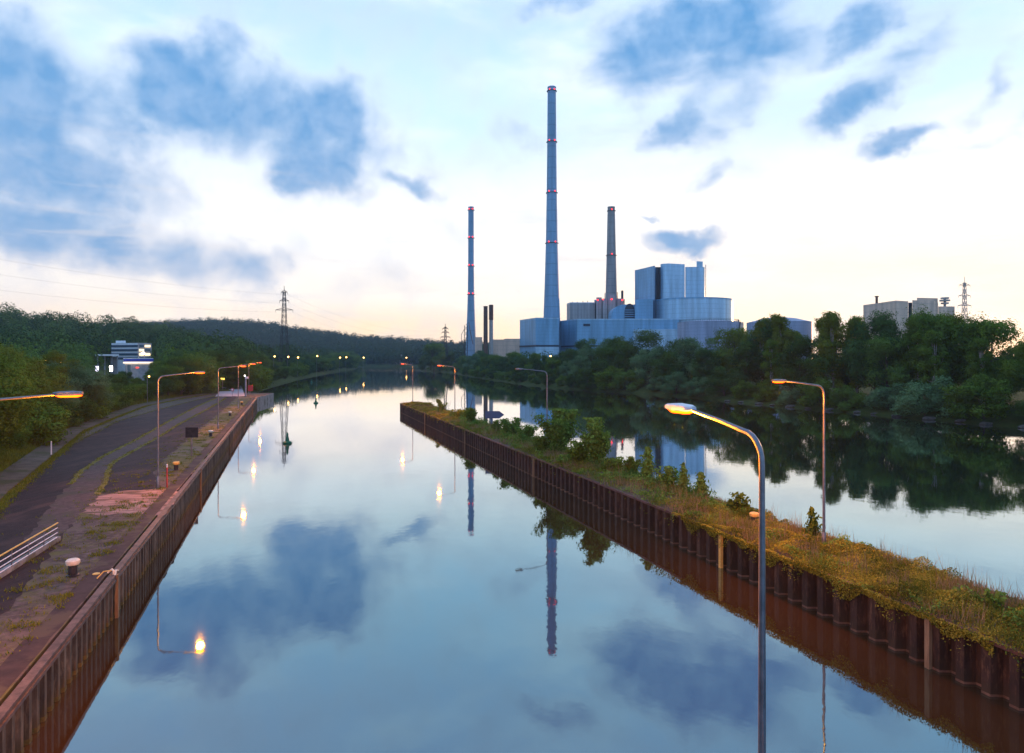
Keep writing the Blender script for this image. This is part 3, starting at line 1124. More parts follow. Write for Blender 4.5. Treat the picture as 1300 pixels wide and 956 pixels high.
make_lamp(3.0, 11.02, 2.62, (-.36, .933), True, 'big lamp close in front, blue-lit pole bent over the channel', 4.1, 11.2, 'lamps by the lock', .058)
mb = MB()
mb.prism([(2.6, -12), (6.2, -12), (6.2, 12.6), (2.6, 12.6)], -2, 3.0)
tag(mb.build('lock_wall', 'concrete'), 'concrete lock wall under the big near lamp', 'wall')


# ------------------------------------------------------------------ buoys
def buoy(x, y, label):
    b = empty('channel_buoy', (x, y, 0), label, 'buoy', 'green channel buoys')
    MB().lathe((0, 0, 0), [(.35, -.4), (.6, -.1), (.62, .18), (.5, .30), (.14, .36)], 20).build('float', 'buoy', b, True, True)
    MB().lathe((0, 0, 0), [(.30, .34), (.12, 1.2), (.09, 1.25)], 16).build('cone', 'buoy', b, True, True)
    MB().lathe((0, 0, 0), [(.18, 1.22), (.16, 1.32), (.02, 1.62)], 12).build('top_mark', 'buoy', b, True, True)


buoy(*G(364.8, 563, 0), 'nearest green cone buoy in the middle of the channel')
buoy(*G(401, 512, 0), 'second green cone buoy, farther up the channel')
buoy(*G(395.5, 485.5, 0), 'tiny green buoy by the far left bank')

# ------------------------------------------------------------------ grass, herbs and bushes
NR = np.random.default_rng(5)


def blades(name, pts, hmean, wid, mat, label, per=6, spread=.12, lean=.35):
    pts = np.asarray(pts)
    n = len(pts)
    P = np.repeat(pts, per, 0)
    m = len(P)
    P = P + np.stack([NR.normal(0, spread, m), NR.normal(0, spread, m), np.zeros(m)], 1)
    h = hmean * NR.uniform(.45, 1.4, m)
    a = NR.uniform(0, 2 * math.pi, m)
    u = np.stack([np.cos(a), np.sin(a), np.zeros(m)], 1) * (wid * NR.uniform(.6, 1.4, m))[:, None]
    top = P + np.stack([NR.normal(0, lean, m) * h, NR.normal(0, lean, m) * h, h], 1)
    V = np.stack([P - u, P + u, top], 1).reshape(-1, 3)
    Q = np.arange(3 * m).reshape(-1, 3)
    tint = np.repeat(np.clip(np.repeat(NR.random(n), per) * .6 + NR.random(m) * .5, 0, 1), 3)
    me = np_mesh(name, V, Q, M[mat], tint, tris=True)
    return tag(obj_of(name, me), label, None, None, 'stuff')


def pier_pts(n, y0, y1, t0=.02, t1=.98, power=1.6):
    u = NR.random(n)
    y = y0 * (y1 / y0) ** (u ** (1 / power) if power > 0 else u)
    t = NR.uniform(t0, t1, n)
    x = pier_near(y) + .15 + t * (5.0)
    z = 1.95 + .28 * np.sin(np.pi * t) ** .7
    return np.stack([x, y, z], 1)


def patch(p, s, th):
    """keep points where a smooth pattern is high: clumps"""
    v = np.sin(p[:, 0] * s + 1.3 * np.sin(p[:, 1] * s * .7)) + np.sin(p[:, 1] * s * 1.1 + 2 * np.sin(p[:, 0] * s * .6))
    return p[v > th]


p = pier_pts(9000, 16, 152, power=1.0)
blades('pier_grass', patch(p, 1.1, -.2), .34, .016, 'grass', 'rough green grass on the pier', 5, .16)
p = pier_pts(9000, 16, 152, power=1.0)
blades('pier_dry_grass', patch(p + 5, .8, .3) - 5, .42, .014, 'drygrass', 'dry tan grass on the pier', 5, .14)


def herb_cover(name, n, y0, y1, dens, leaf, mat, label, hmax=.55, over=.25, mound=1.0):
    y = NR.uniform(y0, y1, n)
    t = NR.uniform(-over / 5, 1.03, n)
    x = pier_near(y) + .1 + t * 5.0
    base = 1.95 + .25 * np.sin(np.pi * np.clip(t, 0, 1)) ** .7
    lump = .5 + .5 * np.sin(x * 1.9 + 1.5 * np.sin(y * 1.3)) * np.sin(y * 1.7 + np.sin(x * 2.1))
    lump = lump * (.35 + .65 * np.sin(y * .45 + x * .3) ** 2)
    z = base + hmax * lump * NR.random(n) ** .5 * mound
    # hanging over the wall
    hang = t < 0
    z = np.where(hang, 1.95 + .2 - NR.random(n) ** 2 * 1.0 * (.5 + .5 * np.sin(y * 2.3)) , z)
    x = np.where(hang, pier_near(y) - .1 - .25 * NR.random(n), x)
    keep = NR.random(n) < np.clip(dens(x, y, t) , 0, 1)
    P = np.stack([x, y, z], 1)[keep]
    N = np.tile(np.array([[-.25, -.35, .8]]), (len(P), 1))
    V, Q = leaf_quads(NR, P, N, leaf, .6)
    ti = np.clip(.05 + .75 * np.sin(P[:, 0] * .9 + P[:, 1] * .5 + np.sin(P[:, 1] * 1.7)) ** 2 + NR.normal(0, .3, len(P)), 0, 1)
    me = np_mesh(name, V, Q, M[mat], np.repeat(ti, 4))
    return tag(obj_of(name, me), label, None, None, 'stuff')


def dens_near(x, y, t):
    v = .55 + .45 * np.sin(x * .8 + 1.5 * np.sin(y * .5)) * np.sin(y * .9)
    v = v * np.where(y > 27, 1, np.where(t > .45, .9, .45))
    return v + .25


herb_cover('creeping_herbs', 150000, 17, 44, dens_near, .042, 'herb', 'thick yellow-brown creeping herbs on the near pier', .75)
herb_cover('low_weeds', 90000, 44, 100, lambda x, y, t: .35 + .5 * np.sin(y * .35 + x) * np.sin(y * .21), .06, 'grass', 'low green weeds along the middle pier', .7, .1)
herb_cover('tip_herbs', 30000, 100, 150, lambda x, y, t: .85 + 0 * x, .09, 'herb', 'brownish herbs covering the pier tip', .5, .15)
herb_cover('green_weeds', 42000, 19, 60, lambda x, y, t: np.clip(np.sin(x * 1.7 + 2 * np.sin(y * .6)) * np.sin(y * 1.1 + x) - .1, 0, 1) * 1.4, .06, 'leaf_young', 'patches of taller green weeds among the herbs', 1.0, .05)
herb_cover('tall_weeds', 60000, 44, 128, lambda x, y, t: np.where(t > .35, 1, .25) * np.clip(np.sin(x * 1.3 + 2 * np.sin(y * .31)) * np.sin(y * .47 + x) + .25, 0, 1) * 1.2, .085, 'leaf_young', 'tangled green weeds between the pier bushes', 1.5, .02)
blades('tall_stalks', patch(pier_pts(2600, 20, 140, power=1.0), 1.7, .4), .95, .012, 'drygrass', 'tall dead stalks standing on the pier', 4, .12, .18)
# creeper hanging over the near wall
n = 9000
y = NR.uniform(24, 43, n)
k = (np.sin(y * 1.1) + np.sin(y * 2.7 + 1)) * .5
ln_ = .25 + .65 * np.clip(k, 0, 1)
P = np.stack([pier_near(y) - .08 - .12 * NR.random(n), y, 2.1 - NR.random(n) * ln_], 1)
V, Q = leaf_quads(NR, P, np.tile(np.array([[-.9, -.35, .2]]), (n, 1)), .045, .5)
me = np_mesh('hanging_creeper', V, Q, M['herb'], np.repeat(NR.random(n), 4))
tag(obj_of('hanging_creeper', me), 'yellow-green creeper trailing over the near pier wall', None, None, 'stuff')

# quay grass: edge of verge, mossy joints, quay margin
pts = []
for tr in (track_l[:9], track_r[:10], asph[-8:]):
    q = P2(tr)
    for a, b_ in zip(q, q[1:]):
        L = math.hypot(b_[0] - a[0], b_[1] - a[1])
        for k in range(int(L * 5)):
            t = RNG.random()
            pts.append((a[0] + (b_[0] - a[0]) * t + RNG.gauss(0, .16), a[1] + (b_[1] - a[1]) * t + RNG.gauss(0, .16), 2.01))
blades('joint_grass', pts, .10, .02, 'grass', 'grass growing in the joints of the quay yard', 6, .1)
pts = []
for k in range(9000):
    y = 18 * (170 / 18) ** RNG.random()
    s = 1.0 + abs(RNG.gauss(0, 2.6))
    pts.append((left_edge(y) - s, y, 2.01))
p = np.array(pts)
p = np.concatenate([patch(p, 2.3, 1.0), patch(p + 3, .8, 1.25)[::2] - 3, p[::14]])
blades('quay_weeds', p, .11, .02, 'grass', 'weeds scattered over the mossy quay paving', 6, .1)
# slope grass behind the footpath
pts = []
for k in range(26000):
    y = 24 * (190 / 24) ** RNG.random()
    s = RNG.uniform(1.7, 15)
    x = float(xd(y)) - s
    pts.append((x, y, gz(x, y) - .02))
blades('slope_grass', pts, .45, .03, 'grass', 'tall green grass on the slope behind the footpath', 5, .22)
pts = []
for k in range(3000):
    y = 24 * (190 / 24) ** RNG.random()
    x = float(xd(y)) + 1.0 + abs(RNG.gauss(0, .35))
    pts.append((x, y, 2.01))
blades('kerb_grass', pts, .16, .025, 'grass', 'grass strip along the foot of the footpath', 6, .14)


# pier bushes
def bush(px, t, h, w, kind, seed, label, mat='leaf_young', dens=1.0, name='bush'):
    x, y = pier_at(px, t)
    z = pier_h(y, t / 5) - .05
    rng = np.random.default_rng(seed)
    b = empty(name, (x, y, z), label, 'bush' if name == 'bush' else 'sapling')
    # stems
    mb = MB()
    tips = []
    ns = 15 if kind == 'bush' else 3
    for k in range(ns):
        a = rng.uniform(0, 6.28)
        rr_ = (w / 2) * rng.uniform(.1, 1.15) if kind == 'bush' else .06 * h
        hh = h * (rng.uniform(.3, .8) if k % 3 else rng.uniform(.8, 1.08)) if kind == 'bush' else h * (.97 if k == 0 else .6)
        tip = Vector((math.cos(a) * rr_, math.sin(a) * rr_, hh))
        mid = Vector((tip.x * .35, tip.y * .35, hh * .5))
        mb.tube([(0, 0, 0), mid, tip], [.025 * h ** .5, .018 * h ** .5, .006], 5)
        tips.append((mid, tip))
    mb.build('stem', 'bark', b, True, True)
    P, N = [], []
    nl = int(560 * h * max(w, .6) * dens)
    for i in range(nl):
        mid, tip = tips[rng.integers(len(tips))]
        u = rng.random()
        p = (mid * (1 - u) + tip * (u * 1.06)) if rng.random() < .8 else mid * u
        sp = (.105 * w if kind == 'bush' else (.12 + .20 * rng.random()) * w * (1.3 - u * 1.1))
        d = rng.normal(0, 1, 3)
        q = np.array(p) + d * sp * np.array([1, 1, .55])
        q[2] = max(.03, min(q[2], h * 1.02))
        P.append(q)
        N.append(d)
    P = np.array(P)
    N = np.array(N) + np.array([0, 0, .4])
    V, Q = leaf_quads(rng, P, N, .095 + .012 * y / 20, .8)
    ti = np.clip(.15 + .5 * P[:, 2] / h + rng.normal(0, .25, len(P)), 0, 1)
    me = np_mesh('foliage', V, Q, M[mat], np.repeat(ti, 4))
    obj_of('foliage', me, b)


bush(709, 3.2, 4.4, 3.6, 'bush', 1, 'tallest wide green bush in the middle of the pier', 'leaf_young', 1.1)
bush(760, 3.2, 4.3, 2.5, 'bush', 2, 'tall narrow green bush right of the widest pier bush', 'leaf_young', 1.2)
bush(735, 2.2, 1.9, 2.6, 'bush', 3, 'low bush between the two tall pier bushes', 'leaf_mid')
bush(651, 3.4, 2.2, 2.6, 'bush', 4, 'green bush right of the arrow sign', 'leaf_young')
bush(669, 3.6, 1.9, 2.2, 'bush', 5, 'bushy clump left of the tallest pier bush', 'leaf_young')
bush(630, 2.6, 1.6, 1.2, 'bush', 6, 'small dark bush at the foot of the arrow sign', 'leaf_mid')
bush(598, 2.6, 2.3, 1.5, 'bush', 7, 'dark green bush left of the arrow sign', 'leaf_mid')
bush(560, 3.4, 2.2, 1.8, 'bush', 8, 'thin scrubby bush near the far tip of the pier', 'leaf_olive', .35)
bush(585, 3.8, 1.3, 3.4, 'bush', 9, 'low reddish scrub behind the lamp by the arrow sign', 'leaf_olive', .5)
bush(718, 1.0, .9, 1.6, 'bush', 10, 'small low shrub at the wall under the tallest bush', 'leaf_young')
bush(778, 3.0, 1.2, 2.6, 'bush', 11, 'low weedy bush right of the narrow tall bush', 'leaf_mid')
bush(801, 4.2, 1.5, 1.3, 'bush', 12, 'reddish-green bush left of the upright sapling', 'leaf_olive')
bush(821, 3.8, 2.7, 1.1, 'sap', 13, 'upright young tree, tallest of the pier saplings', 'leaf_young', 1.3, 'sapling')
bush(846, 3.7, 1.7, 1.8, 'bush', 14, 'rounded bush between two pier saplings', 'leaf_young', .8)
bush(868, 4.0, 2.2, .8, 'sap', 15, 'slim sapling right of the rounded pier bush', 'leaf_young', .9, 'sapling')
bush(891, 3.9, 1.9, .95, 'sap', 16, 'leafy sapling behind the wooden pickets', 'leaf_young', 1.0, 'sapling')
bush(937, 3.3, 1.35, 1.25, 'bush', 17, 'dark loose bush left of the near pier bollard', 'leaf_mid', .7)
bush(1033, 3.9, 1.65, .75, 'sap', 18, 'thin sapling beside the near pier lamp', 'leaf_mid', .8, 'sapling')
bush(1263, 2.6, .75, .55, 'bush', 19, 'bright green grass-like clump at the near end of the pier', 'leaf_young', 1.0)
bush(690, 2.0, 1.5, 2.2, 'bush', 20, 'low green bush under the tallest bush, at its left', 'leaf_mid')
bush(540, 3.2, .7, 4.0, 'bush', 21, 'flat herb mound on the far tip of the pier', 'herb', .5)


# ------------------------------------------------------------------ trees on the banks
def lerp_tab(tab, v):
    a = np.array(tab, float)
    return float(np.interp(v, a[:, 0], a[:, 1]))


SIL_R = [(560, 462), (575, 455), (600, 447), (640, 448), (660, 450), (700, 449), (725, 443), (745, 434), (765, 425), (800, 420), (825, 424), (850, 430), (870, 428), (900, 424), (930, 415), (950, 411), (965, 405), (980, 409), (990, 402), (1010, 413), (1030, 413), (1055, 395), (1070, 412), (1085, 402), (1095, 414), (1110, 396), (1125, 404), (1135, 424), (1150, 424), (1165, 402), (1180, 398), (1200, 402), (1215, 404), (1240, 405), (1260, 399), (1280, 403), (1300, 400), (1500, 395), (1900, 395)]


def region_r(px):
    if px < 640:
        return 'far bank below the slender chimney'
    if px < 715:
        return 'far bank below the tallest chimney'
    if px < 830:
        return 'right bank below the turbine hall'
    if px < 940:
        return 'right bank below the round tanks'
    if px < 1095:
        return 'right bank before the beige building'
    if px < 1215:
        return 'right bank below the beige building'
    return 'right bank beyond the beige building'


WORDS = {'oak_a': 'dark dense tree', 'oak_b': 'mid-green broad tree', 'oak_c': 'olive-tinged tree', 'willow_a': 'grey-green rounded willow', 'willow_b': 'dark rounded willow', 'poplar_a': 'slender green poplar', 'poplar_b': 'slender olive poplar', 'shrub_a': 'green shrub', 'shrub_b': 'grey-green shrub'}


def right_bank(step, s0, ks, hfun, front):
    Y = 92.0
    i = 0
    while Y < 640:
        s = s0 + RNG.uniform(-1.5, 1.5)
        x = float(xr(Y)) + s
        px = x / Y * F + 650
        k = RNG.choice(ks(px))
        H = hfun(px, x, Y)
        if 560 < px < 1560 and H > 1.2:
            w = WORDS[k]
            reg = region_r(px)
            wd = w + (' at the waterline' if front == 0 else (' in middle row' if front == 1 else ' in back row'))
            plant_tree(k, x, Y, gz(x, Y) - .2, H, reg, wd, squash=RNG.uniform(.9, 1.15) if front else 1.2)
        Y += step * (1 + Y / 420) * RNG.uniform(.8, 1.2)
        i += 1


def sil_h(off, jit):
    def f(px, x, Y):
        top = lerp_tab(SIL_R, min(px, 1500)) + off * 200 / max(Y, 100) + RNG.uniform(-jit, jit)
        return CAM_Z + (HY - top) / F * Y - gz(x, Y)
    return f


right_bank(6.5, 3.0, lambda p: ['shrub_a', 'shrub_b', 'willow_b', 'shrub_a', 'willow_a'] if p > 720 else ['shrub_a', 'willow_b'], lambda px, x, Y: RNG.uniform(4.0, 8.5) * (1 if px > 720 else .8), 0)
right_bank(8.5, 11, lambda p: ['willow_a', 'willow_b', 'oak_b', 'oak_a', 'oak_a'] if p < 900 else ['oak_a', 'oak_b', 'willow_b', 'oak_a', 'poplar_a'], sil_h(16, 6), 1)
right_bank(8.0, 22, lambda p: (['willow_b', 'oak_b', 'oak_a'] if p < 760 else ['willow_b', 'willow_a', 'oak_a'] if p < 900 else ['oak_a', 'oak_b', 'poplar_a', 'poplar_b', 'poplar_a', 'oak_c']), sil_h(2, 5), 2)
# trees standing out of the skyline on the right
for px, top, d, k in ((1057, 393, 165, 'poplar_b'), (1087, 399, 165, 'poplar_b'), (1110, 394, 158, 'oak_a'), (990, 397, 200, 'poplar_b'), (967, 402, 205, 'poplar_b'), (1166, 396, 150, 'poplar_a'), (1183, 393, 152, 'oak_b'), (1200, 397, 156, 'oak_c')):
    X = (px - 650) / F * d
    z = gz(X, d)
    plant_tree(k, X, d, z - .2, CAM_Z + (HY - top) / F * d - z, region_r(px), 'tallest ' + WORDS[k] + ' on skyline', squash=.85)
# far end of the right bank: the tall pair on the point
for px, top, d, k, w in ((548, 435, 640, 'oak_b', 'tall olive-green tree'), (558, 445, 650, 'oak_a', 'dark tree behind it'), (541, 452, 635, 'willow_b', 'low dark tree'), (570, 450, 655, 'oak_a', 'dark tree under the small pylon'), (556, 460, 615, 'willow_b', 'low dark bush')):
    X = (px - 650) / F * d
    X = max(X, float(xr(d)) + 1.5) if px > 545 else X
    plant_tree(k, X, d, max(.3, gz(X, d)) - .3, CAM_Z + (HY - top) / F * d, 'on the point at the river bend', w)

# left bank beyond the quay
LREG = 'left bank beyond the quay'
SIL_L = [(300, 443), (330, 447), (345, 456), (360, 458), (380, 450), (400, 451), (420, 448), (440, 446), (460, 447), (480, 450), (500, 452), (520, 455)]
for row, (s0, st, off, ks) in enumerate(((4, 13, 12, ['willow_b', 'oak_a', 'shrub_a', 'oak_b']), (13, 12, 2, ['oak_a', 'oak_b', 'willow_b']))):
    Y = 212.0
    while Y < 960:
        x = float(xl(Y)) - s0 - RNG.uniform(-1, 1.5)
        px = x / Y * F + 650
        top = lerp_tab(SIL_L, px) + off * 300 / Y + RNG.uniform(-2, 2)
        z = gz(x, Y)
        H = CAM_Z + (HY - top) / F * Y - z
        k = RNG.choice(ks)
        if H > 2:
            plant_tree(k, x, Y, z - .2, H, LREG, WORDS[k] + (' at the waterline' if row == 0 else ' behind the waterline'), squash=1.25)
        Y += st * (1 + Y / 500) * RNG.uniform(.8, 1.2)

# left bank behind the footpath
LR2 = 'near part of footpath'
near = [  # column, top row, metres inland of the footpath, proto, word
    (-60, 405, 6, 'near_mid', 'big green tree'), (8, 430, 7, 'near_olive', 'big olive-green tree'), (50, 440, 9, 'near_olive', 'olive-green tree behind the glowing lamp head'),
    (25, 478, 4.5, 'near_mid', 'lower green tree'), (90, 458, 4.5, 'near_willow', 'pale grey-green willow'), (66, 490, 4.5, 'near_willow', 'low spreading willow'),
    (112, 474, 6.5, 'near_willow', 'grey-green willow'), (-30, 500, 4.5, 'near_mid', 'bushy green tree'), (38, 524, 3.5, 'near_mid', 'low dark green bush'),
    (135, 500, 4.0, 'near_mid', 'low green bush'), (12, 528, 3.8, 'near_mid', 'low green bush above the grass slope'), (-90, 470, 5, 'near_mid', 'green tree'), (30, 455, 14, 'near_mid', 'mid-green tree'), (85, 452, 16, 'near_olive', 'olive-green tree')]
for px, top, mrg, k, w in near:
    d = 30.0
    while d < 170 and (px - 650) / F * d > float(xd(d)) - mrg:
        d += .5
    X = (px - 650) / F * d
    z = gz(X, d)
    plant_tree(k, X, d, z - .3, CAM_Z + (HY - top) / F * d - z, LR2, w, squash=1.2)
SIL_M = [(110, 478), (130, 474), (150, 470), (175, 474), (190, 470), (200, 462), (215, 450), (240, 440), (270, 437), (300, 440), (325, 444), (345, 448)]
for row, (s0, off, ks) in enumerate(((3.8, 16, ['shrub_a', 'oak_b', 'willow_b']), (9, 6, ['oak_a', 'oak_b', 'oak_a']), (17, 0, ['oak_a', 'oak_b', 'oak_a', 'oak_c']), (32, -1, ['oak_a', 'oak_b']))):
    Y = 78.0 if row < 2 else 95.0
    while Y < 235:
        x = float(xd(Y)) - s0 - RNG.uniform(-1, 1) if Y < 200 else float(xl(Y)) - s0 - 12
        px = x / Y * F + 650
        top = lerp_tab(SIL_M, px) + off * 120 / Y + RNG.uniform(-2, 3)
        z = gz(x, Y)
        H = CAM_Z + (HY - top) / F * Y - z
        k = RNG.choice(ks)
        if H > 2:
            plant_tree(k, x, Y, z - .3, H, 'behind the long quay', WORDS[k] + [' by the footpath', ' low on slope', ' high on slope', ' topping the slope'][row], squash=1.3 if H < 9 else 1.0)
        Y += (6.5 + row * 1.5) * RNG.uniform(.8, 1.2)
for i in range(13):
    px = 492 + i * 6.5
    d = 985 + RNG.uniform(0, 25)
    X = (px - 650) / F * d
    z = max(.2, gz(X, d))
    k = RNG.choice(['willow_b', 'oak_a'])
    plant_tree(k, X, d, z - .3, max(4, CAM_Z + (HY - 456.5 + RNG.uniform(-1, 1)) / F * d - z), 'far shore at the river bend', WORDS[k])
label_trees()


# ------------------------------------------------------------------ woods on the hills (nobody could count them)
def forest(name, cols, ys, n, r0, leaves, leaf, mat, label, seed, spike=0.0, filt=None):
    rng = np.random.default_rng(seed)
    px = rng.uniform(*cols, n)
    d = ys[0] * (ys[1] / ys[0]) ** rng.random(n)
    X = (px - 650) / F * d
    Z = height(X, d)
    wet = (X < xl(d) - 18) | (X > xr(d) + 25) | (d > 1120)
    if filt is not None:
        wet &= filt(px, d)
    X, d, Z = X[wet], d[wet], Z[wet]
    n = len(X)
    rad = r0 * rng.uniform(.5, 1.3, n) ** 1.2
    hh = rad * rng.uniform(1.15, 1.5, n)
    k = leaves
    idx = np.repeat(np.arange(n), k)
    m = len(idx)
    dr = rng.normal(0, 1, (m, 3))
    dr[:, 2] = np.where(rng.random(m) < .7, np.abs(dr[:, 2]), dr[:, 2])
    dr /= np.linalg.norm(dr, axis=1)[:, None]
    lump = 1 + .16 * np.sin(dr[:, 0] * 6 + idx) * np.sin(dr[:, 1] * 5 + idx * 1.3) + rng.normal(0, .03, m)
    sh = np.stack([rad[idx], rad[idx], hh[idx] * (1 + spike * (dr[:, 2] > .85))], 1)
    P = np.stack([X[idx], d[idx], Z[idx] + rad[idx] * 1.0], 1) + dr * sh * lump[:, None]
    V, Q = leaf_quads(rng, P, dr, leaf, .3)
    ti = np.clip(np.repeat(rng.random(n), k) * .9 + rng.random(m) * .15, 0, 1)
    me = np_mesh(name, V, Q, M[mat], np.repeat(ti, 4))
    tag(obj_of(name, me), label, None, None, 'stuff')


forest('hillside_wood', (-160, 560), (300, 1150), 1900, 6.2, 400, .66, 'leaf_hill', 'dark green wood on the near hillside', 3, filt=lambda px, d: (px < 112) | (px > 205) | (d > 385))
forest('valley_wood', (-160, 560), (215, 420), 420, 4.5, 260, .45, 'leaf_mid', 'mixed wood on the valley floor left of the river', 4, filt=lambda px, d: (px < 112) | (px > 205) | (d > 385))
forest('distant_wood', (60, 760), (880, 1640), 7000, 7.0, 80, 1.5, 'leaf_far', 'far wood covering the blue hills', 5, .12)
forest('plant_wood', (560, 1500), (330, 560), 260, 4.5, 160, .75, 'leaf_dark', 'low wood between the river trees and the power plant', 6, filt=lambda px, d: d < 480)

# ------------------------------------------------------------------ power plant
PLANT_Z = 3.0


def shaft(px, d, prof, label, mat, lights, name='chimney', rim=None, rows=2, lr=.55):
    """prof: [(photo row, width in px)] top to bottom"""
    k = F / d
    X = (px - 650) / k
    b = empty(name, (X, d, PLANT_Z), label, 'chimney')
    zs = [(w / 2 / k, CAM_Z + (HY - yy) / k - PLANT_Z) for yy, w in prof][::-1]
    zs = [(zs[0][0] * 1.06, 0)] + zs
    top = zs[-1]
    MB().lathe((0, 0, 0), zs, 36).build('shaft', mat, b, True, True)
    MB().lathe((0, 0, top[1] - .9), [(top[0] * 1.05, 0), (top[0] * 1.05, 1.1), (top[0] * .8, 1.15)], 32).build('rim', rim or mat, b, True, True)
    for yy in lights:
        z = CAM_Z + (HY - yy) / k - PLANT_Z
        r = float(np.interp(z, [q[1] for q in zs], [q[0] for q in zs]))
        mb = MB().lathe((0, 0, z - 1.6), [(r + .1, 0), (r + .9, .05), (r + .9, .25), (r + .1, .3)], 28)
        mb.build('gallery', 'darkmetal', b, False, True)
        for a in (-.55, .55) if rows == 2 else (0,):
            mb = MB().lathe((math.sin(a) * (r + .5), -math.cos(a) * (r + .5), z - 1.2), [(.1, 0), (lr, .35), (lr, .9), (.1, 1.2)], 10)
            mb.build('warning_light', 'redlight', b, True, True)
    return b


shaft(700.5, 640, [(111, 10.6), (180, 11.6), (243, 13.0), (307, 15), (350, 17.5), (403, 21), (440, 24)], 'tallest blue-white chimney with four rows of red lights', 'shaft', (114, 178.6, 243, 307), lr=.45)
shaft(598, 690, [(263, 7.0), (335, 7.4), (372, 8.3), (400, 10), (425, 12), (445, 13.6)], 'slender blue-white chimney on the left of the plant', 'shaft', (265, 300.5, 336, 372), lr=.5)
shaft(776, 680, [(263, 9.2), (300, 10.8), (340, 12.6), (375, 14.4), (400, 15.5)], 'shorter grey concrete chimney behind the boiler houses', 'shaft_grey', (266, 322.5), rows=1, lr=.45)
shaft(616.5, 610, [(389, 5.2), (445, 5.6)], 'short dark brown stack left of the pale banded stack', 'brownstack', ())
b = shaft(623.5, 615, [(405, 5.0), (445, 5.2)], 'short pale stack with a brown top, beside the dark brown stack', 'palestack', (), rim='brownstack')
k = F / 615
MB().lathe((0, 0, CAM_Z + 50 / k - PLANT_Z - .5), [(2.0, 0), (2.0, 13.2), (1.7, 13.3)], 20).build('upper_shaft', 'brownstack', b, True, True)
# steelwork at the foot of the left chimney
X, d, _ = W(591.5, 455, 680)
mb = MB()
for q in range(8):
    z0 = 3 + q * 5.2
    for a, c in (((-1.5, 0), (1.5, 5.2)), ((1.5, 0), (-1.5, 5.2))):
        mb.tube([(X + a[0], d, z0 + a[1]), (X + c[0], d, z0 + c[1])], .18, 4)
for sx_ in (-1.5, 1.5):
    mb.tube([(X + sx_, d, 2), (X + sx_, d, 45)], .28, 4)
mb.tube([(X, d, 45), (X + 3, d - 1, 48), (X + 4, d, 40), (X + 7, d, 26)], .35, 5)
mb.tube([(X - 1, d, 42), (X - 4.5, d, 36), (X - 4.5, d, 27), (X - 1, d, 22)], .25, 5)
tag(mb.build('steel_tower', 'darkmetal'), 'dark lattice steelwork at the foot of the left chimney', 'tower')


def foot_px(lst):
    return [((px - 650) / F * d, d) for px, d in lst]


def ztop(py, d):
    return CAM_Z + (HY - py) / F * d


def inset(foot, k):
    cx = sum(p[0] for p in foot) / len(foot)
    cy = sum(p[1] for p in foot) / len(foot)
    return [(cx + (p[0] - cx) * k, cy + (p[1] - cy) * k) for p in foot]


def hall(name, foot, zt, mat, label, z0=PLANT_Z, cat='building', trim=True):
    b = empty(name, (foot[0][0], foot[0][1], z0), label, cat)
    MB().prism(foot, z0, zt).build('wall', mat, b)
    if trim:
        MB().prism(inset(foot, 1.008), zt + .003, zt + .9).build('parapet', 'clad_lt' if mat != 'clad_warm' else 'palestack', b)
    return b


# box at the left
fA = foot_px([(660, 640), (680, 602), (709.5, 604), (694, 655)])
bA = hall('filter_house', fA, ztop(404.6, 603), 'clad', 'tall blue-grey box building at the foot of the tallest chimney')
def band(parent, p, q, z0, z1, out, mat, name):
    d_ = Vector((q[0] - p[0], q[1] - p[1])).normalized()
    n_ = (d_.y, -d_.x)
    c_ = ((p[0] + q[0]) / 2 + n_[0] * out, (p[1] + q[1]) / 2 + n_[1] * out, (z0 + z1) / 2)
    L_ = math.hypot(q[0] - p[0], q[1] - p[1])
    return MB().box(c_, (L_, .5, z1 - z0), (d_.x, d_.y)).build(name, mat, parent)
band(bA, fA[1], fA[2], ztop(440, 603), ztop(438, 603), .3, 'slot', 'canopy')
band(bA, fA[0], fA[1], ztop(440, 603), ztop(438, 603), .3, 'slot', 'canopy')
band(bA, fA[1], fA[2], ztop(456, 603), ztop(440.5, 603), .12, 'clad_lt', 'base_wall')
# turbine hall
fB = foot_px([(711, 640), (732.5, 608), (868, 604), (862, 650), (715, 652)])
bB = hall('turbine_hall', fB, ztop(406, 606), 'clad', 'long low blue hall stretching right of the tallest chimney')
band(bB, fB[1], fB[2], ztop(440, 606), ztop(438.3, 606), .3, 'slot', 'canopy')
band(bB, fB[0], fB[1], ztop(440, 606), ztop(438.3, 606), .3, 'slot', 'canopy')
for i in range(6):
    p = (fB[1][0] + (fB[2][0] - fB[1][0]) * (.06 + .15 * i), fB[1][1])
    q = (p[0] + 6, fB[1][1] - .2)
    band(bB, p, q, ztop(414, 606), ztop(411, 606), .25, 'slot', 'louvre')
# old boiler house with ribbed front
fC = foot_px([(719.5, 690), (723.5, 676), (755, 676), (756, 700)])
bC = hall('boiler_house', fC, ztop(385, 676), 'clad_rib', 'grey ribbed boiler house left of the grey chimney')
for px in (727, 733, 740, 746):
    X, d, z = W(px, 384, 684)
    MB().tube([(X, d, ztop(385, 676)), (X, d, ztop(383 - (px % 3), 676))], .35, 6).build('vent_pipe', 'darkmetal', bC, True)
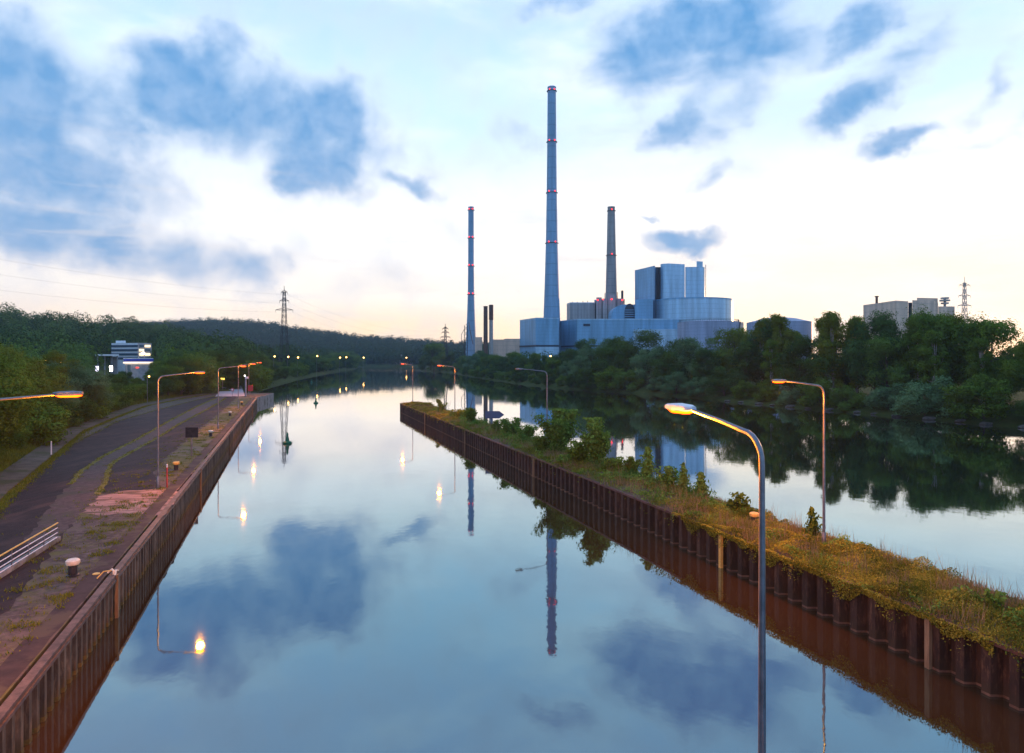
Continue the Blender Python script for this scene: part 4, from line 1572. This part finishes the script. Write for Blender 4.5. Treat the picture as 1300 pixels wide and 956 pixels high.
# clutter under the grey chimney
fD = foot_px([(754.5, 682), (771, 672), (793, 676), (793, 700), (756, 700)])
bD = hall('boiler_house', fD, ztop(381, 676), 'clad_rib', 'cluttered grey boiler house under the grey chimney, with red lights')
for (x0, x1, yt, dd) in ((757, 764, 377.5, 669), (765, 771, 379, 668), (772, 782, 374, 667), (783, 791, 379, 668)):
    f_ = foot_px([(x0, dd), (x1, dd), (x1, dd + 8), (x0, dd + 8)])
    MB().prism(f_, 40, ztop(yt, dd)).build('annex', 'clad_rib', bD)
for px, py in ((758.7, 381), (765.5, 380), (776.5, 380), (790, 381)):
    X, d, z = W(px, py, 663)
    MB().lathe((X, d, z - .6), [(.1, 0), (.8, .4), (.8, 1), (.1, 1.4)], 10).build('warning_light', 'redlight', bD, True)
X, d, z = W(790, 369, 672)
MB().tube([(X, d, 55), (X, d, z)], 1.2, 12).build('vent_pipe', 'darkmetal', bD, True)
for px, yy in ((768, 372), (784, 371)):
    X, d, z = W(px, yy, 672)
    MB().tube([(X, d, 60), (X, d, z)], .4, 8).build('vent_pipe', 'galv', bD, True)
# arched hall
dA = 628
xa0, xa1, xa2 = [(p - 650) / F * dA for p in (776.5, 792.5, 806)]
zb, zc, za = ztop(406, dA), ztop(393, dA), ztop(386.5, dA)
bE = empty('arched_hall', (xa0, dA, zb), 'barrel-roofed blue hall with a dark arched louvre', 'building')
mb = MB()
arc = [(xa0, zb)] + [(xa0 + (xa1 + 1 - xa0) * (1 - math.cos(a)), zb + (za - zb) * (.35 + .65 * math.sin(a))) for a in np.linspace(0, math.pi / 2, 9)] + [(xa2, za), (xa2, zb)]
n = len(arc)
mb.add([(p[0], dA, p[1]) for p in arc] + [(p[0], dA + 22, p[1]) for p in arc], [tuple(range(n)), tuple(range(2 * n - 1, n - 1, -1))] + [(i, i + n, (i + 1) % n + n, (i + 1) % n) for i in range(n)])
mb.build('wall', 'clad', bE)
mb = MB()
hw = (xa2 - xa1) / 2
cx = (xa1 + xa2) / 2
arc = [(cx - hw * .95, zb + .3)] + [(cx - hw * .95 * math.cos(a), zc - 2 + (za - zc + 2.8) * math.sin(a)) for a in np.linspace(0, math.pi, 13)] + [(cx + hw * .95, zb + .3)]
n = len(arc)
mb.add([(p[0], dA - .6, p[1]) for p in arc] + [(p[0], dA + 8, p[1]) for p in arc], [tuple(range(n)), tuple(range(2 * n - 1, n - 1, -1))] + [(i, i + n, (i + 1) % n + n, (i + 1) % n) for i in range(n)])
mb.build('louvre', 'slot', bE)
for q in range(5):
    z = zb + 1 + q * 2.0
    MB().box((cx, dA - .75, z), (hw * 1.86, .2, .5)).build('slat', 'clad', bE)
# main boiler house
dB = 628


def arcpts(cx, cy, r, a0, a1, n=8):
    return [(cx + r * math.cos(R(a)), cy + r * math.sin(R(a))) for a in np.linspace(a0, a1, n)]


XL = lambda px, d: (px - 650) / F * d
bF = empty('main_boiler_house', (XL(838, dB), dB, 5), 'highest blue boiler house with a dark vertical slot and curved corners', 'building')
fl = [(XL(806, 655), 655), (XL(831, 622), 622), (XL(833, 640), 640), (XL(833, 676), 676), (XL(812, 680), 680)]
zt = ztop(337.6, 624)
MB().prism(fl, 5, zt).build('wall', 'clad', bF)
fr = [(XL(838.5, 634), 634)] + arcpts(XL(845, 634), 626 + 3, 6.5, 200, 280, 7) + [(XL(869.2, 628), 628), (XL(869.2, 632), 632), (XL(869.4, 690), 690), (XL(842, 690), 690)]
MB().prism(fr, 5, ztop(335.5, 628)).build('wall', 'clad_lt', bF, True)
c2x = XL(886, 634)
fr2 = [(XL(869.9, 632), 632), (c2x, 630.5)] + arcpts(c2x, 638, 7.5, -85, 0, 8) + [(c2x + 7.5, 688), (XL(869.9, 690), 690)]
MB().prism(fr2, 5, ztop(339, 632)).build('wall', 'clad_lt', bF, True)
MB().prism([(XL(831.2, 641), 641), (XL(839.2, 641), 641), (XL(839.2, 675), 675), (XL(831.2, 675), 675)], 5, ztop(337, 630)).build('slot', 'slot', bF)
MB().prism([(XL(884.3, 634), 634), (XL(892.2, 636), 636), (XL(892.2, 642), 642), (XL(884.3, 642), 642)], 60, ztop(332, 636)).build('stair_head', 'clad_lt', bF)
MB().box((c2x + 9.5, 642, 45), (.5, .5, 110)).build('mast', 'galv', bF)
# lower block in front of the slot
hall('pump_house', foot_px([(806, 622), (829, 618), (829, 640), (806, 645)]), ztop(380, 620), 'clad', 'plain blue block between the arched hall and the big drum', trim=False)
# drum
k = F / 606
cx, cy, rr_ = XL(878.5, 636), 636, 50.3 / 867 * 636 * .995
bG = empty('storage_drum', (cx, cy, 12), 'big round pale drum building below the highest boiler house', 'building')
zt = ztop(377.6, 600)
MB().lathe((cx, cy, 0), [(rr_, 20), (rr_, zt)], 96).build('shell', 'clad_lt', bG, True)
MB().lathe((cx, cy, 0), [(rr_ + .25, zt - .9), (rr_ + .25, zt + .3), (rr_ - 1, zt + .35)], 96).build('rim', 'clad', bG, True)
hall('podium', foot_px([(804, 604), (866, 590), (866, 600), (838, 625), (806, 640)]), ztop(418, 598), 'clad_lt', 'pale low podium in front of the round drum', trim=False)
# oil tank in front
def tank(px, d, w, ytop, label, seed, stair=True, dome=2.0):
    k = F / d
    r = w / 2 / k
    X = XL(px, d)
    z = ztop(ytop, d - r)
    b = empty('oil_tank', (X, d, 3), label, 'tank', 'round oil tanks')
    MB().lathe((X, d, 0), [(r, 2), (r, z)], 64).build('shell', 'clad_tank', b, True)
    MB().lathe((X, d, 0), [(r * 1.01, z + .02), (r * .98, z + .25), (r * .5, z + dome * .7), (.2, z + dome)], 48).build('roof', 'clad_tank', b, True)
    if stair:
        mb = MB()
        pts = []
        for q in range(26):
            a = R(-75 + q * 1.9)
            pts.append((X + math.cos(a) * (r + .7), d + math.sin(a) * (r + .7), 6 + (z - 6) * q / 25))
        mb.tube(pts, .45, 5)
        mb.tube([(p[0], p[1], p[2] + 1.3) for p in pts], .12, 4)
        mb.build('stair', 'darkmetal', b)
        mb = MB()
        for q in range(54):
            a = R(-175 + q * 3.25)
            p = (X + math.cos(a) * r * .985, d + math.sin(a) * r * .985)
            mb.tube([(p[0], p[1], z + .2), (p[0], p[1], z + 1.7)], .10, 4)
        for hh in (1.0, 1.7):
            mb.tube([(X + math.cos(R(-175 + q * 7)) * r * .985, d + math.sin(R(-175 + q * 7)) * r * .985, z + hh) for q in range(25)], .08, 4)
        mb.build('railing', 'darkmetal', b)
    return b


tank(899, 500, 76, 407.5, 'bluish oil tank with a slanting stair, in front of the drum', 1)
tank(989, 520, 78, 407.5, 'pinkish low-domed tank half hidden by trees', 2, False, 4.5)
hall('valve_house', foot_px([(930, 560), (944, 560), (944, 575), (930, 575)]), ztop(409, 560), 'clad_warm', 'small pale block right of the bluish oil tank', trim=False)
for px0, px1, yt, lab in ((640, 660, 430, 'low pale shed left of the tallest chimney'), (626, 640, 431, 'low shed right of the two short stacks'), (603, 612, 428, 'low grey shed right of the left chimney')):
    hall('works_shed', foot_px([(px0, 640), (px1, 640), (px1, 660), (px0, 660)]), ztop(yt, 640), 'clad_warm', lab, trim=False)

# beige building on the right
bH = empty('beige_works', (XL(1137, 440), 440, 3), 'large beige windowless building on the right with rooftop vents', 'building')
z1 = ztop(381.5, 440)
MB().prism(foot_px([(1096, 478), (1137, 440), (1153, 446), (1153, 500), (1115, 510)]), 3, [3] * 0 or z1).build('wall', 'clad_warm', bH)
MB().prism(foot_px([(1153.2, 449), (1158, 449), (1158, 480), (1153.2, 480)]), 3, z1 - .6).build('window_strip', 'slot', bH)
MB().prism(foot_px([(1158.2, 446), (1186, 452), (1191, 468), (1191, 500), (1158.2, 500)]), 3, ztop(381, 446)).build('wall', 'clad_warm', bH)
MB().prism(foot_px([(1164, 455), (1190.5, 459), (1190.5, 480), (1164, 480)]), 40, ztop(378, 455)).build('roof_house', 'clad_warm', bH)
MB().prism(foot_px([(1191.2, 462), (1212, 462), (1212, 500), (1191.2, 500)]), 3, ztop(389, 462)).build('annex', 'clad_warm', bH)
for q, (yy, rad_) in enumerate(((386, 2.4), (382.5, 3.2), (379.5, 2.6))):
    X, d, z = W(1199.5, yy, 466)
    MB().lathe((X, d, z), [(rad_, 0), (rad_, 1.0), (rad_ * .4, 1.1)], 14).build('roof_vent', 'palestack', bH, True)
X, d, z = W(1199.5, 389, 466)
MB().tube([(X, d, z - 1), (X, d, z + 6)], .8, 8).build('roof_vent', 'palestack', bH, True)
X, d, z = W(1113, 377, 465)
MB().tube([(X, d, 44), (X, d, z)], [.8, .8], 10).build('flue', 'brownstack', bH, True)
MB().lathe((X, d, z), [(1.3, 0), (1.3, .6)], 10).build('flue_cap', 'brownstack', bH, True)
MB().prism(foot_px([(1168, 450.5), (1184, 453.8), (1184, 455), (1168, 452)]), ztop(400, 450), ztop(394, 450)).build('window_strip', 'slot', bH)


# ------------------------------------------------------------------ pylons and wires
def pylon(px, d, ytop, arms, label, base=3.0, wid=9.0, mat='darkmetal', t=.16, topw=1.3):
    X = XL(px, d)
    b = empty('transmission_pylon', (X, d, base), label, 'pylon', 'transmission pylons')
    H = ztop(ytop, d) - base
    mb = MB()
    def hw(z):
        f_ = min(1, z / (H * .55))
        return (wid / 2) * (1 - f_) + topw / 2 * f_ if f_ < 1 else topw / 2 * max(.25, 1 - (z - H * .55) / (H * .45) * .6)
    lv = list(np.concatenate([np.linspace(0, H * .55, 6), np.linspace(H * .55, H * .94, 7)[1:]]))
    for i in range(len(lv) - 1):
        a, c_ = lv[i], lv[i + 1]
        for sx_, sy_ in ((-1, -1), (1, -1), (1, 1), (-1, 1)):
            mb.tube([(sx_ * hw(a), sy_ * hw(a), a), (sx_ * hw(c_), sy_ * hw(c_), c_)], t, 4)
        for (p_, q_) in (((-1, -1), (1, -1)), ((1, -1), (1, 1)), ((1, 1), (-1, 1)), ((-1, 1), (-1, -1))):
            mb.tube([(p_[0] * hw(a), p_[1] * hw(a), a), (q_[0] * hw(c_), q_[1] * hw(c_), c_)], t * .55, 3)
            mb.tube([(q_[0] * hw(a), q_[1] * hw(a), a), (p_[0] * hw(c_), p_[1] * hw(c_), c_)], t * .55, 3)
    mb.tube([(0, 0, lv[-1]), (0, 0, H)], t, 4)
    mb.build('mast', mat, b, False, True)
    tips = []
    for yy, aw in arms:
        z = ztop(yy, d) - base
        am = MB()
        h2 = aw / F * d
        for s_ in (-1, 1):
            am.tube([(0, -.4, z), (s_ * h2, 0, z)], t, 4)
            am.tube([(0, .4, z), (s_ * h2, 0, z)], t, 4)
            am.tube([(0, 0, z + 1.6), (s_ * h2, 0, z)], t * .8, 4)
            am.tube([(s_ * h2, 0, z), (s_ * h2, 0, z - 1.5)], t * .6, 4)
            tips.append((X + s_ * h2, d, base + z - 1.5))
        am.build('crossarm', mat, b, False, True)
    return tips


tp1 = pylon(360.8, 450, 363, [(371, 4), (382, 6), (393.5, 11)], 'lattice pylon standing behind the left bank', 3, 5.6, t=.17, topw=2.8)
tp2 = pylon(565.4, 660, 411, [(417, 3.5), (422, 4.5), (428, 6)], 'dark lattice pylon by the point at the river bend', 2, 7, t=.24, topw=2.2)
tp3 = pylon(1224.5, 470, 351, [(362, 7), (375.5, 7.5), (388, 8.5)], 'pale lattice pylon right of the beige building', 3, 8, 'palestack', t=.2, topw=2.4)


def wire(a, b_, sag, label):
    a, b_ = Vector(a), Vector(b_)
    pts = []
    for i in range(25):
        t = i / 24
        p = a.lerp(b_, t)
        p.z -= sag * 4 * t * (1 - t)
        pts.append(p)
    tag(MB().tube(pts, .026, 4).build('power_line', 'darkmetal'), label, 'power line', 'overhead power lines')


for i, (lv_, nm) in enumerate((((4, 5), 'lowest'), ((2, 3), 'middle'), ((0, 1), 'upper'))):
    wire(tp1[lv_[0]], (-330 + i * 8, 170, 62 + i * 7), 8, f'{nm} wire running left from the left pylon over the hill')
    wire(tp1[lv_[1]], tp2[lv_[0]], 9, f'{nm} wire between the left pylon and the river-bend pylon')

# ------------------------------------------------------------------ buildings and lamps on the left
b = empty('office_building', (XL(166, 350), 350, 8), 'pale office building with long blue window bands and lit right end', 'building')
f1 = foot_px([(141.5, 352), (175, 346), (175, 372), (144, 372)])
f2 = foot_px([(175.1, 345), (192.5, 349), (192.5, 372), (175.1, 372)])
MB().prism(f1, 4, ztop(435.5, 350)).build('wall', 'white', b)
MB().prism(f2, 4, ztop(435.5, 347)).build('wall', 'palecon', b)
MB().prism(foot_px([(147, 356), (159.5, 356), (159.5, 368), (147, 368)]), 19, ztop(432.5, 356)).build('roof_house', 'white', b)
for yy in (438, 443.2, 448.5, 453.5):
    band(b, f1[0], f1[1], ztop(yy + 2.6, 349), ztop(yy, 349), .05, 'glass', 'window')
    for s0_, s1_, mt in ((.1, .42, 'warmwin' if yy in (443.2, 448.5) else 'glass'), (.5, .9, 'warmwin' if yy in (438, 448.5) else 'glass')):
        p_ = (f2[0][0] + (f2[1][0] - f2[0][0]) * s0_, f2[0][1] + (f2[1][1] - f2[0][1]) * s0_)
        q_ = (f2[0][0] + (f2[1][0] - f2[0][0]) * s1_, f2[0][1] + (f2[1][1] - f2[0][1]) * s1_)
        band(b, p_, q_, ztop(yy + 2.8, 347), ztop(yy, 347), .05, mt, 'window')
X, d, z = W(182, 448.5, 344)
MB().lathe((X, d, z - .5), [(.1, 0), (.55, .3), (.55, .8), (.1, 1.1)], 10).build('floodlight', 'whitelight', b, True)
dS = 262
f3 = foot_px([(159, dS), (195, dS - 2), (195, dS + 22), (159, dS + 22)])
b = empty('showroom', (XL(178, dS), dS, 5), 'flat-roofed showroom with a dark blue fascia and small red letters', 'building')
MB().prism(f3, 2, ztop(462.5, dS)).build('wall', 'palecon', b)
fo = [(f3[0][0] - .3, f3[0][1] - .6), (f3[1][0] + .3, f3[1][1] - .6), f3[2], f3[3]]
MB().prism(fo, ztop(459.6, dS) + .1, ztop(455.6, dS)).build('fascia', 'bluepaint', b)
MB().prism([(p[0] * 1.001, p[1] - .05) for p in fo], ztop(455.5, dS), ztop(454.6, dS)).build('roof_edge', 'white', b)
MB().prism([(p[0] * 1.001, p[1] - .08) for p in fo], ztop(461.4, dS), ztop(459.7, dS)).build('light_strip', glow('fascia_strip', (1, .82, .62), 1.1), b)
for i in range(5):
    p_ = (f3[0][0] + 1.0 + i * 2.1, dS - .02)
    q_ = (p_[0] + 1.8, dS - .1)
    band(b, p_, q_, ztop(472, dS), ztop(463.2, dS), .06, 'glass', 'window')
mb = MB()
for i, w_ in enumerate((.32, .3, .3, .34, .3, .28, .3)):
    mb.box((XL(174.5, dS) + i * .42, dS - .9, ztop(466.7, dS)), (w_, .12, .55))
    mb.box((XL(174.5, dS) + i * .42, dS - .97, ztop(466.7, dS)), (w_ * .4, .1, .2))
mb.build('letters', glow('red_letters', (1, .08, .06), 1.2), b)
b = empty('canopy_roof', (XL(135, 300), 300, 5), 'pale flat canopy roof left of the blue-fasciaed showroom', 'canopy')
MB().prism(foot_px([(121, 296), (151, 300), (151, 316), (121, 312)]), ztop(451.8, 300), ztop(449.8, 300)).build('roof', 'white', b)
for px in (124, 133, 142, 149):
    X = XL(px, 302)
    MB().tube([(X, 302, 3), (X, 302, ztop(451.8, 300))], .3, 8).build('post', 'palecon', b, True)
MB().prism(foot_px([(140, 306), (150, 306), (150, 312), (140, 312)]), 3, ztop(453, 306)).build('wall', 'palecon', b)
for (px, py, lab, s_) in ((123, 469, 'bright white display panel at the left of the canopy', 1.1), (141, 468, 'bright warm display panel under the canopy', .9)):
    X, d, z = W(px, py, 255)
    b = empty('lit_sign', (X, d, gz(X, d)), lab, 'sign')
    MB().box((X, d, z), (1.1 * s_, .15, 2.2 * s_)).build('panel', 'whitelight' if s_ < 1 else glow('cool_panel', (.8, .75, 1), 3), b)
    MB().tube([(X, d + .2, gz(X, d)), (X, d + .2, z)], .12, 6).build('post', 'galv', b)

# road lamps beyond the left bank, and small lights
fl = [(347.5, 452.5, 330), (365, 453, 380), (377.5, 453.8, 400), (402, 452, 460), (431, 454, 520), (439, 453.5, 560), (461, 454, 640), (515.5, 454, 900), (66, 463, 140), (74, 460.5, 150), (56, 457, 160), (187, 478, 150), (650, 449, 480), (698, 452, 470)]
labs = ['bright road lamp left of the left pylon', 'bright road lamp at the foot of the left pylon', 'road lamp just right of the left pylon', 'pale road lamp above the left bank trees', 'left of two close road lamps above the left bank', 'right of two close road lamps above the left bank', 'faint road lamp nearest the river bend', 'orange road lamp behind the river bend', 'small orange lamp in the trees, lower right of two', 'small orange lamp among the trees above the willow', 'faint lamp among the olive trees', 'small warm lamp low behind the quay trees', 'small yellow lamp below the low sheds', 'small yellow lamp at the foot of the tallest chimney']
for (px, py, d), lab in zip(fl, labs):
    X, d, z = W(px, py, d)
    g = max(0.0, gz(X, d)) - .2
    b = empty('road_lamp', (X, d, g), lab, 'street lamp', 'far road lamps')
    MB().tube([(X, d, g), (X, d, z), (X + .5, d, z + .3)], .07, 5).build('pole', 'galv', b)
    r_ = .16 + d * .00052
    if d < 200:
        r_ *= .6
    MB().lathe((X + .5, d - .2, z), [(.05, -r_), (r_, -r_ * .4), (r_, r_ * .4), (.05, r_)], 8).build('lantern', 'farlamp', b, True)

# far riverside settlement and bridge
dF = 1020
for px0, px1, yt, mt, lab in ((501, 511, 450, 'white', 'far white-roofed hall at the river bend'), (519, 540, 452.5, 'palecon', 'long low pale hall behind the river bend'), (568, 582, 453, 'palecon', 'low pale hall right of the river-bend pylon'), (578, 592, 451, 'clad', 'low blue-grey hall left of the plant')):
    hall('riverside_hall', foot_px([(px0, dF), (px1, dF), (px1, dF + 30), (px0, dF + 30)]), ztop(yt, dF), mt, lab, 1.0, trim=False)
# bank stones on the right
for i in range(14):
    Y = 118 + i * 5.5 + RNG.uniform(-1, 1)
    x = float(xr(Y)) + RNG.uniform(-.2, .8)
    s_ = RNG.uniform(.5, 1.0)
    mb = MB()
    pr = []
    import bmesh
    bm = bmesh.new()
    bmesh.ops.create_icosphere(bm, subdivisions=2, radius=s_)
    for v in bm.verts:
        v.co.x *= 1.5
        v.co.z *= .5
        v.co += Vector((RNG.uniform(-.1, .1), RNG.uniform(-.1, .1), RNG.uniform(-.06, .06)))
    me = bpy.data.meshes.new('bank_stone')
    bm.to_mesh(me)
    bm.free()
    me.materials.append(M['stone'])
    o = obj_of('bank_stone', me, None, (x, Y, .15))
    tag(o, f"grey stone at the waterline of the right bank, {ordinal(13 - i)} of 14 from left", 'stone', 'stones along the right bank')


# ------------------------------------------------------------------ sky, sun, haze, camera
SUN_AZ, SUN_EL = 36.0, 2.2


def build_world():
    w = bpy.data.worlds.new('World')
    scene.world = w
    w.use_nodes = True
    nt = w.node_tree
    nt.nodes.clear()
    t = NT(nt)
    gen = t.n('ShaderNodeTexCoord').outputs['Generated']
    sky = t.n('ShaderNodeTexSky', sky_type='NISHITA', sun_disc=False, sun_elevation=R(SUN_EL), sun_rotation=R(SUN_AZ), altitude=250, air_density=1.0, dust_density=1.0, ozone_density=2.0)
    sx = t.n('ShaderNodeSeparateXYZ')
    t.link(gen, sx.inputs[0])
    X, Y, Z = sx.outputs
    az = t.math('MULTIPLY', t.math('ARCTAN2', X, Y), 180 / math.pi)
    el = t.math('MULTIPLY', t.math('ARCSINE', Z), 180 / math.pi)
    # thin high veil lit by the afterglow
    rp = t.n('ShaderNodeValToRGB')
    cr = rp.color_ramp
    cr.interpolation = 'EASE'
    stops = [(0.0, (1.0, .50, .22)), (.05, (1.0, .74, .48)), (.12, (.97, .88, .78)), (.25, (.92, .95, .96)), (.42, (.56, .77, .97)), (.62, (.42, .63, .90)), (1.0, (.12, .30, .66))]
    cr.elements[0].position, cr.elements[0].color = stops[0][0], (*stops[0][1], 1)
    cr.elements[1].position, cr.elements[1].color = stops[1][0], (*stops[1][1], 1)
    for p_, c_ in stops[2:]:
        e = cr.elements.new(p_)
        e.color = (*c_, 1)
    t.link(t.rng(el, 0, 45), rp.inputs[0])
    # falls off away from the sun's side: the eastern sky is deep dusk blue
    daz = t.math('COSINE', t.math('MULTIPLY', t.math('SUBTRACT', az, 10.0), math.pi / 180))
    side = t.rng(daz, -.1, .8, 0, 1, True)
    zen = t.rng(el, 40, 85, 0, 1, True)
    side = t.math('MULTIPLY', side, t.math('SUBTRACT', 1.0, t.math('MULTIPLY', zen, .6)))
    east = t.mix(t.rng(el, 0, 60), (.19, .44, .80), (.16, .40, .84))
    veil = t.mix(side, east, rp.outputs[0])
    # glow over the place where the sun went down
    gd = t.math('ADD', t.math('POWER', t.math('DIVIDE', t.math('SUBTRACT', az, 27.0), 22.0), 2.0), t.math('POWER', t.math('DIVIDE', el, 9.0), 2.0))
    gl = t.math('EXPONENT', t.math('MULTIPLY', gd, -1.0))
    veil = t.mix(gl, veil, (1.5, 1.12, .72))
    nsk = t.mix(1.0, sky.outputs[0], (SKY_K, SKY_K, SKY_K), 'MULTIPLY')
    base = t.mix(.82, nsk, veil)
    mpc = t.n('ShaderNodeMapping', inp={'Rotation': (0, 0, R(-18)), 'Scale': (.4, 1.3, 1)})
    aec = t.n('ShaderNodeCombineXYZ')
    t.link(az, aec.inputs[0])
    t.link(el, aec.inputs[1])
    t.link(aec.outputs[0], mpc.inputs[0])
    n5 = t.noise(mpc.outputs[0], .12, 6, .55, .2)
    ci = t.math('MULTIPLY', t.rng(n5, .45, .75, 0, 1, True), .5)
    base = t.mix(t.math('MULTIPLY', ci, side), base, (.90, .91, .95))
    # ---- clouds
    ae = t.n('ShaderNodeCombineXYZ')
    t.link(az, ae.inputs[0])
    t.link(el, ae.inputs[1])
    wn = t.n('ShaderNodeTexNoise', inp={'Scale': .13, 'Detail': 5, 'Roughness': .58})
    t.link(ae.outputs[0], wn.inputs['Vector'])
    wv = t.n('ShaderNodeVectorMath', operation='MULTIPLY_ADD')
    t.link(wn.outputs['Color'], wv.inputs[0])
    wv.inputs[1].default_value = (9.0, 7.0, 0)
    wv.inputs[2].default_value = (-4.5, -3.5, 0)
    ad = t.n('ShaderNodeVectorMath', operation='ADD')
    t.link(ae.outputs[0], ad.inputs[0])
    t.link(wv.outputs[0], ad.inputs[1])
    warped = ad.outputs[0]
    # (column, row, half width, half height, tilt up to the right, weight)
    blobs = [(125, 150, 70, 60, 0, .8), (110, 300, 120, 26, 0, .8), (30, 130, 110, 95, 0, 1.1), (60, 215, 130, 70, -15, 1.0), (235, 110, 110, 55, 5, 1.0), (320, 130, 80, 60, 0, .85), (410, 150, 75, 60, 0, 1.0), (415, 215, 55, 45, -10, .95),
             (510, 228, 48, 16, -22, .62), (60, 290, 150, 42, 0, .85), (210, 310, 130, 40, -10, .62), (180, 230, 110, 60, 0, .45), (310, 338, 55, 18, -10, .5), (470, 170, 60, 60, 0, .45),
             (870, 38, 130, 48, 16, 1.0), (950, 70, 90, 60, 25, .7), (860, 150, 48, 22, 40, .62), (935, 130, 70, 30, 25, .55), (1085, 45, 85, 26, 28, .7), (1075, 145, 60, 24, 38, .85),
             (1150, 172, 55, 15, 22, .8), (1130, 85, 95, 22, 28, .5), (1255, 102, 60, 15, 28, .6), (868, 303, 62, 16, 0, .95), (820, 278, 20, 6, 0, .6), (908, 215, 30, 18, 5, .5), (700, 12, 50, 16, 10, .45), (650, 178, 45, 18, 5, .35), (1290, 140, 70, 14, 10, .4)]
    acc = None
    for (px, py, a, b_, tilt, wgt) in blobs:
        u = math.degrees(math.atan((px - 650) / F))
        ca = math.cos(math.radians(u))
        v = math.degrees(math.atan((HY - py) / F * ca))
        sa = a / F * 57.3 * ca * ca
        sb = b_ / F * 57.3 * ca
        mp = t.n('ShaderNodeMapping', vector_type='TEXTURE', inp={'Location': (u, v, 0), 'Rotation': (0, 0, R(tilt)), 'Scale': (sa * 1.5, sb * 1.5, 1)})
        t.link(warped, mp.inputs[0])
        ln = t.n('ShaderNodeVectorMath', operation='LENGTH')
        t.link(mp.outputs[0], ln.inputs[0])
        g = t.rng(ln.outputs['Value'], 0, 1.15, wgt, 0, True)
        acc = g if acc is None else t.math('SMOOTH_MAX', acc, g, .25)
    # streaky detail, drawn out along the wind on the right
    mp = t.n('ShaderNodeMapping', inp={'Rotation': (0, 0, R(-22)), 'Scale': (.55, 1.5, 1)})
    t.link(ae.outputs[0], mp.inputs[0])
    nz1 = t.noise(mp.outputs[0], .20, 5, .52, .3)
    nz2 = t.noise(ae.outputs[0], .24, 5, .5, .2)
    rside = t.rng(az, -4, 8, 0, 1, True)
    nm = t.n('ShaderNodeMix', data_type='FLOAT')
    t.link(rside, nm.inputs[0])
    t.link(nz2, nm.inputs[2])
    t.link(nz1, nm.inputs[3])
    nz = nm.outputs[0]
    dens = t.math('ADD', t.math('ADD', acc, .07), t.math('MULTIPLY', t.math('SUBTRACT', nz, .5), 1.25))
    dens = t.math('MULTIPLY', dens, t.rng(acc, 0, .25))
    d1 = t.rng(dens, .10, .95, 0, 1, True)
    d2 = t.rng(dens, -.05, .5, 0, 1, True)
    # warm-white fringe then blue-grey core
    fringe = t.mix(t.rng(el, 4, 30), (.74, .66, .64), (.58, .65, .76))
    core = t.mix(t.rng(el, 3, 30), (.12, .27, .48), (.028, .195, .45))
    out = t.mix(t.math('MULTIPLY', d2, .55), base, fringe)
    nin = t.noise(ae.outputs[0], .55, 4, .5, .3)
    core = t.mix(t.rng(nin, .35, .68), core, t.mix(t.rng(el, 3, 30), (.24, .34, .50), (.12, .29, .54)))
    out = t.mix(t.math('MULTIPLY', d1, .9), out, core)
    # low long streaks near the horizon and faint cirrus
    mp = t.n('ShaderNodeMapping', inp={'Rotation': (0, 0, R(-3)), 'Scale': (.28, 2.0, 1)})
    t.link(ae.outputs[0], mp.inputs[0])
    n4 = t.noise(mp.outputs[0], .35, 6, .6, .3)
    low = t.math('MULTIPLY', t.rng(n4, .5, .72, 0, 1, True), t.math('MULTIPLY', t.rng(el, .5, 3), t.rng(el, 18, 8)))
    out = t.mix(t.math('MULTIPLY', low, .5), out, (.60, .57, .57))
    out = t.mix(t.rng(el, -1.0, -6.0), out, (.05, .07, .08))
    bg = t.n('ShaderNodeBackground', inp={'Color': out, 'Strength': WORLD_K})
    t.link(bg.outputs[0], t.n('ShaderNodeOutputWorld').inputs[0])
    w.cycles.sampling_method = 'MANUAL'
    w.cycles.sample_map_resolution = 512


SKY_K = .10
WORLD_K = 1.0
build_world()

sd = bpy.data.lights.new('sun', 'SUN')
sd.energy = 1.6
sd.angle = R(1.5)
sd.color = (1.0, .52, .24)
so = bpy.data.objects.new('sun', sd)
az_, el_ = R(SUN_AZ + 2), R(SUN_EL)
dirv = Vector((math.sin(az_) * math.cos(el_), math.cos(az_) * math.cos(el_), math.sin(el_)))
so.rotation_euler = dirv.to_track_quat('Z', 'Y').to_euler()
COL.objects.link(so)

HAZE = 0.00012
if HAZE:
    m, nt = new_mat('haze_air')
    t = NT(nt)
    v = t.n('ShaderNodeVolumePrincipled', inp={'Color': (.50, .76, 1, 1), 'Density': HAZE, 'Anisotropy': 0.0})
    t.link(v.outputs[0], t.n('ShaderNodeOutputMaterial').inputs['Volume'])
    M['haze'] = m
    m.cycles.homogeneous_volume = True
    mb = MB()
    mb.box((0, 0, 148), (4100, 4100, 304))
    tag(mb.build('haze', 'haze'), 'thin bluish evening haze in the valley', None, None, 'stuff')

cd = bpy.data.cameras.new('camera')
cam = bpy.data.objects.new('camera', cd)
cam.location = (0, 0, CAM_Z)
cam.rotation_euler = (R(90), 0, 0)
cd.sensor_width = 36
cd.lens = 36 * F / 1300
cd.shift_y = -(478 - HY) / 1300
cd.clip_end = 12000
COL.objects.link(cam)
scene.camera = cam

scene.render.engine = 'CYCLES'
c = scene.cycles
c.use_denoising = True
try:
    c.denoiser = 'OPENIMAGEDENOISE'
except Exception:
    pass
c.max_bounces = 5
c.diffuse_bounces = 2
c.glossy_bounces = 3
c.transmission_bounces = 2
c.volume_bounces = 0
c.sample_clamp_indirect = 4
c.caustics_reflective = False
c.caustics_refractive = False
scene.view_settings.view_transform = 'Standard'
scene.view_settings.look = 'None'
scene.view_settings.gamma = 1
scene.view_settings.exposure = .68
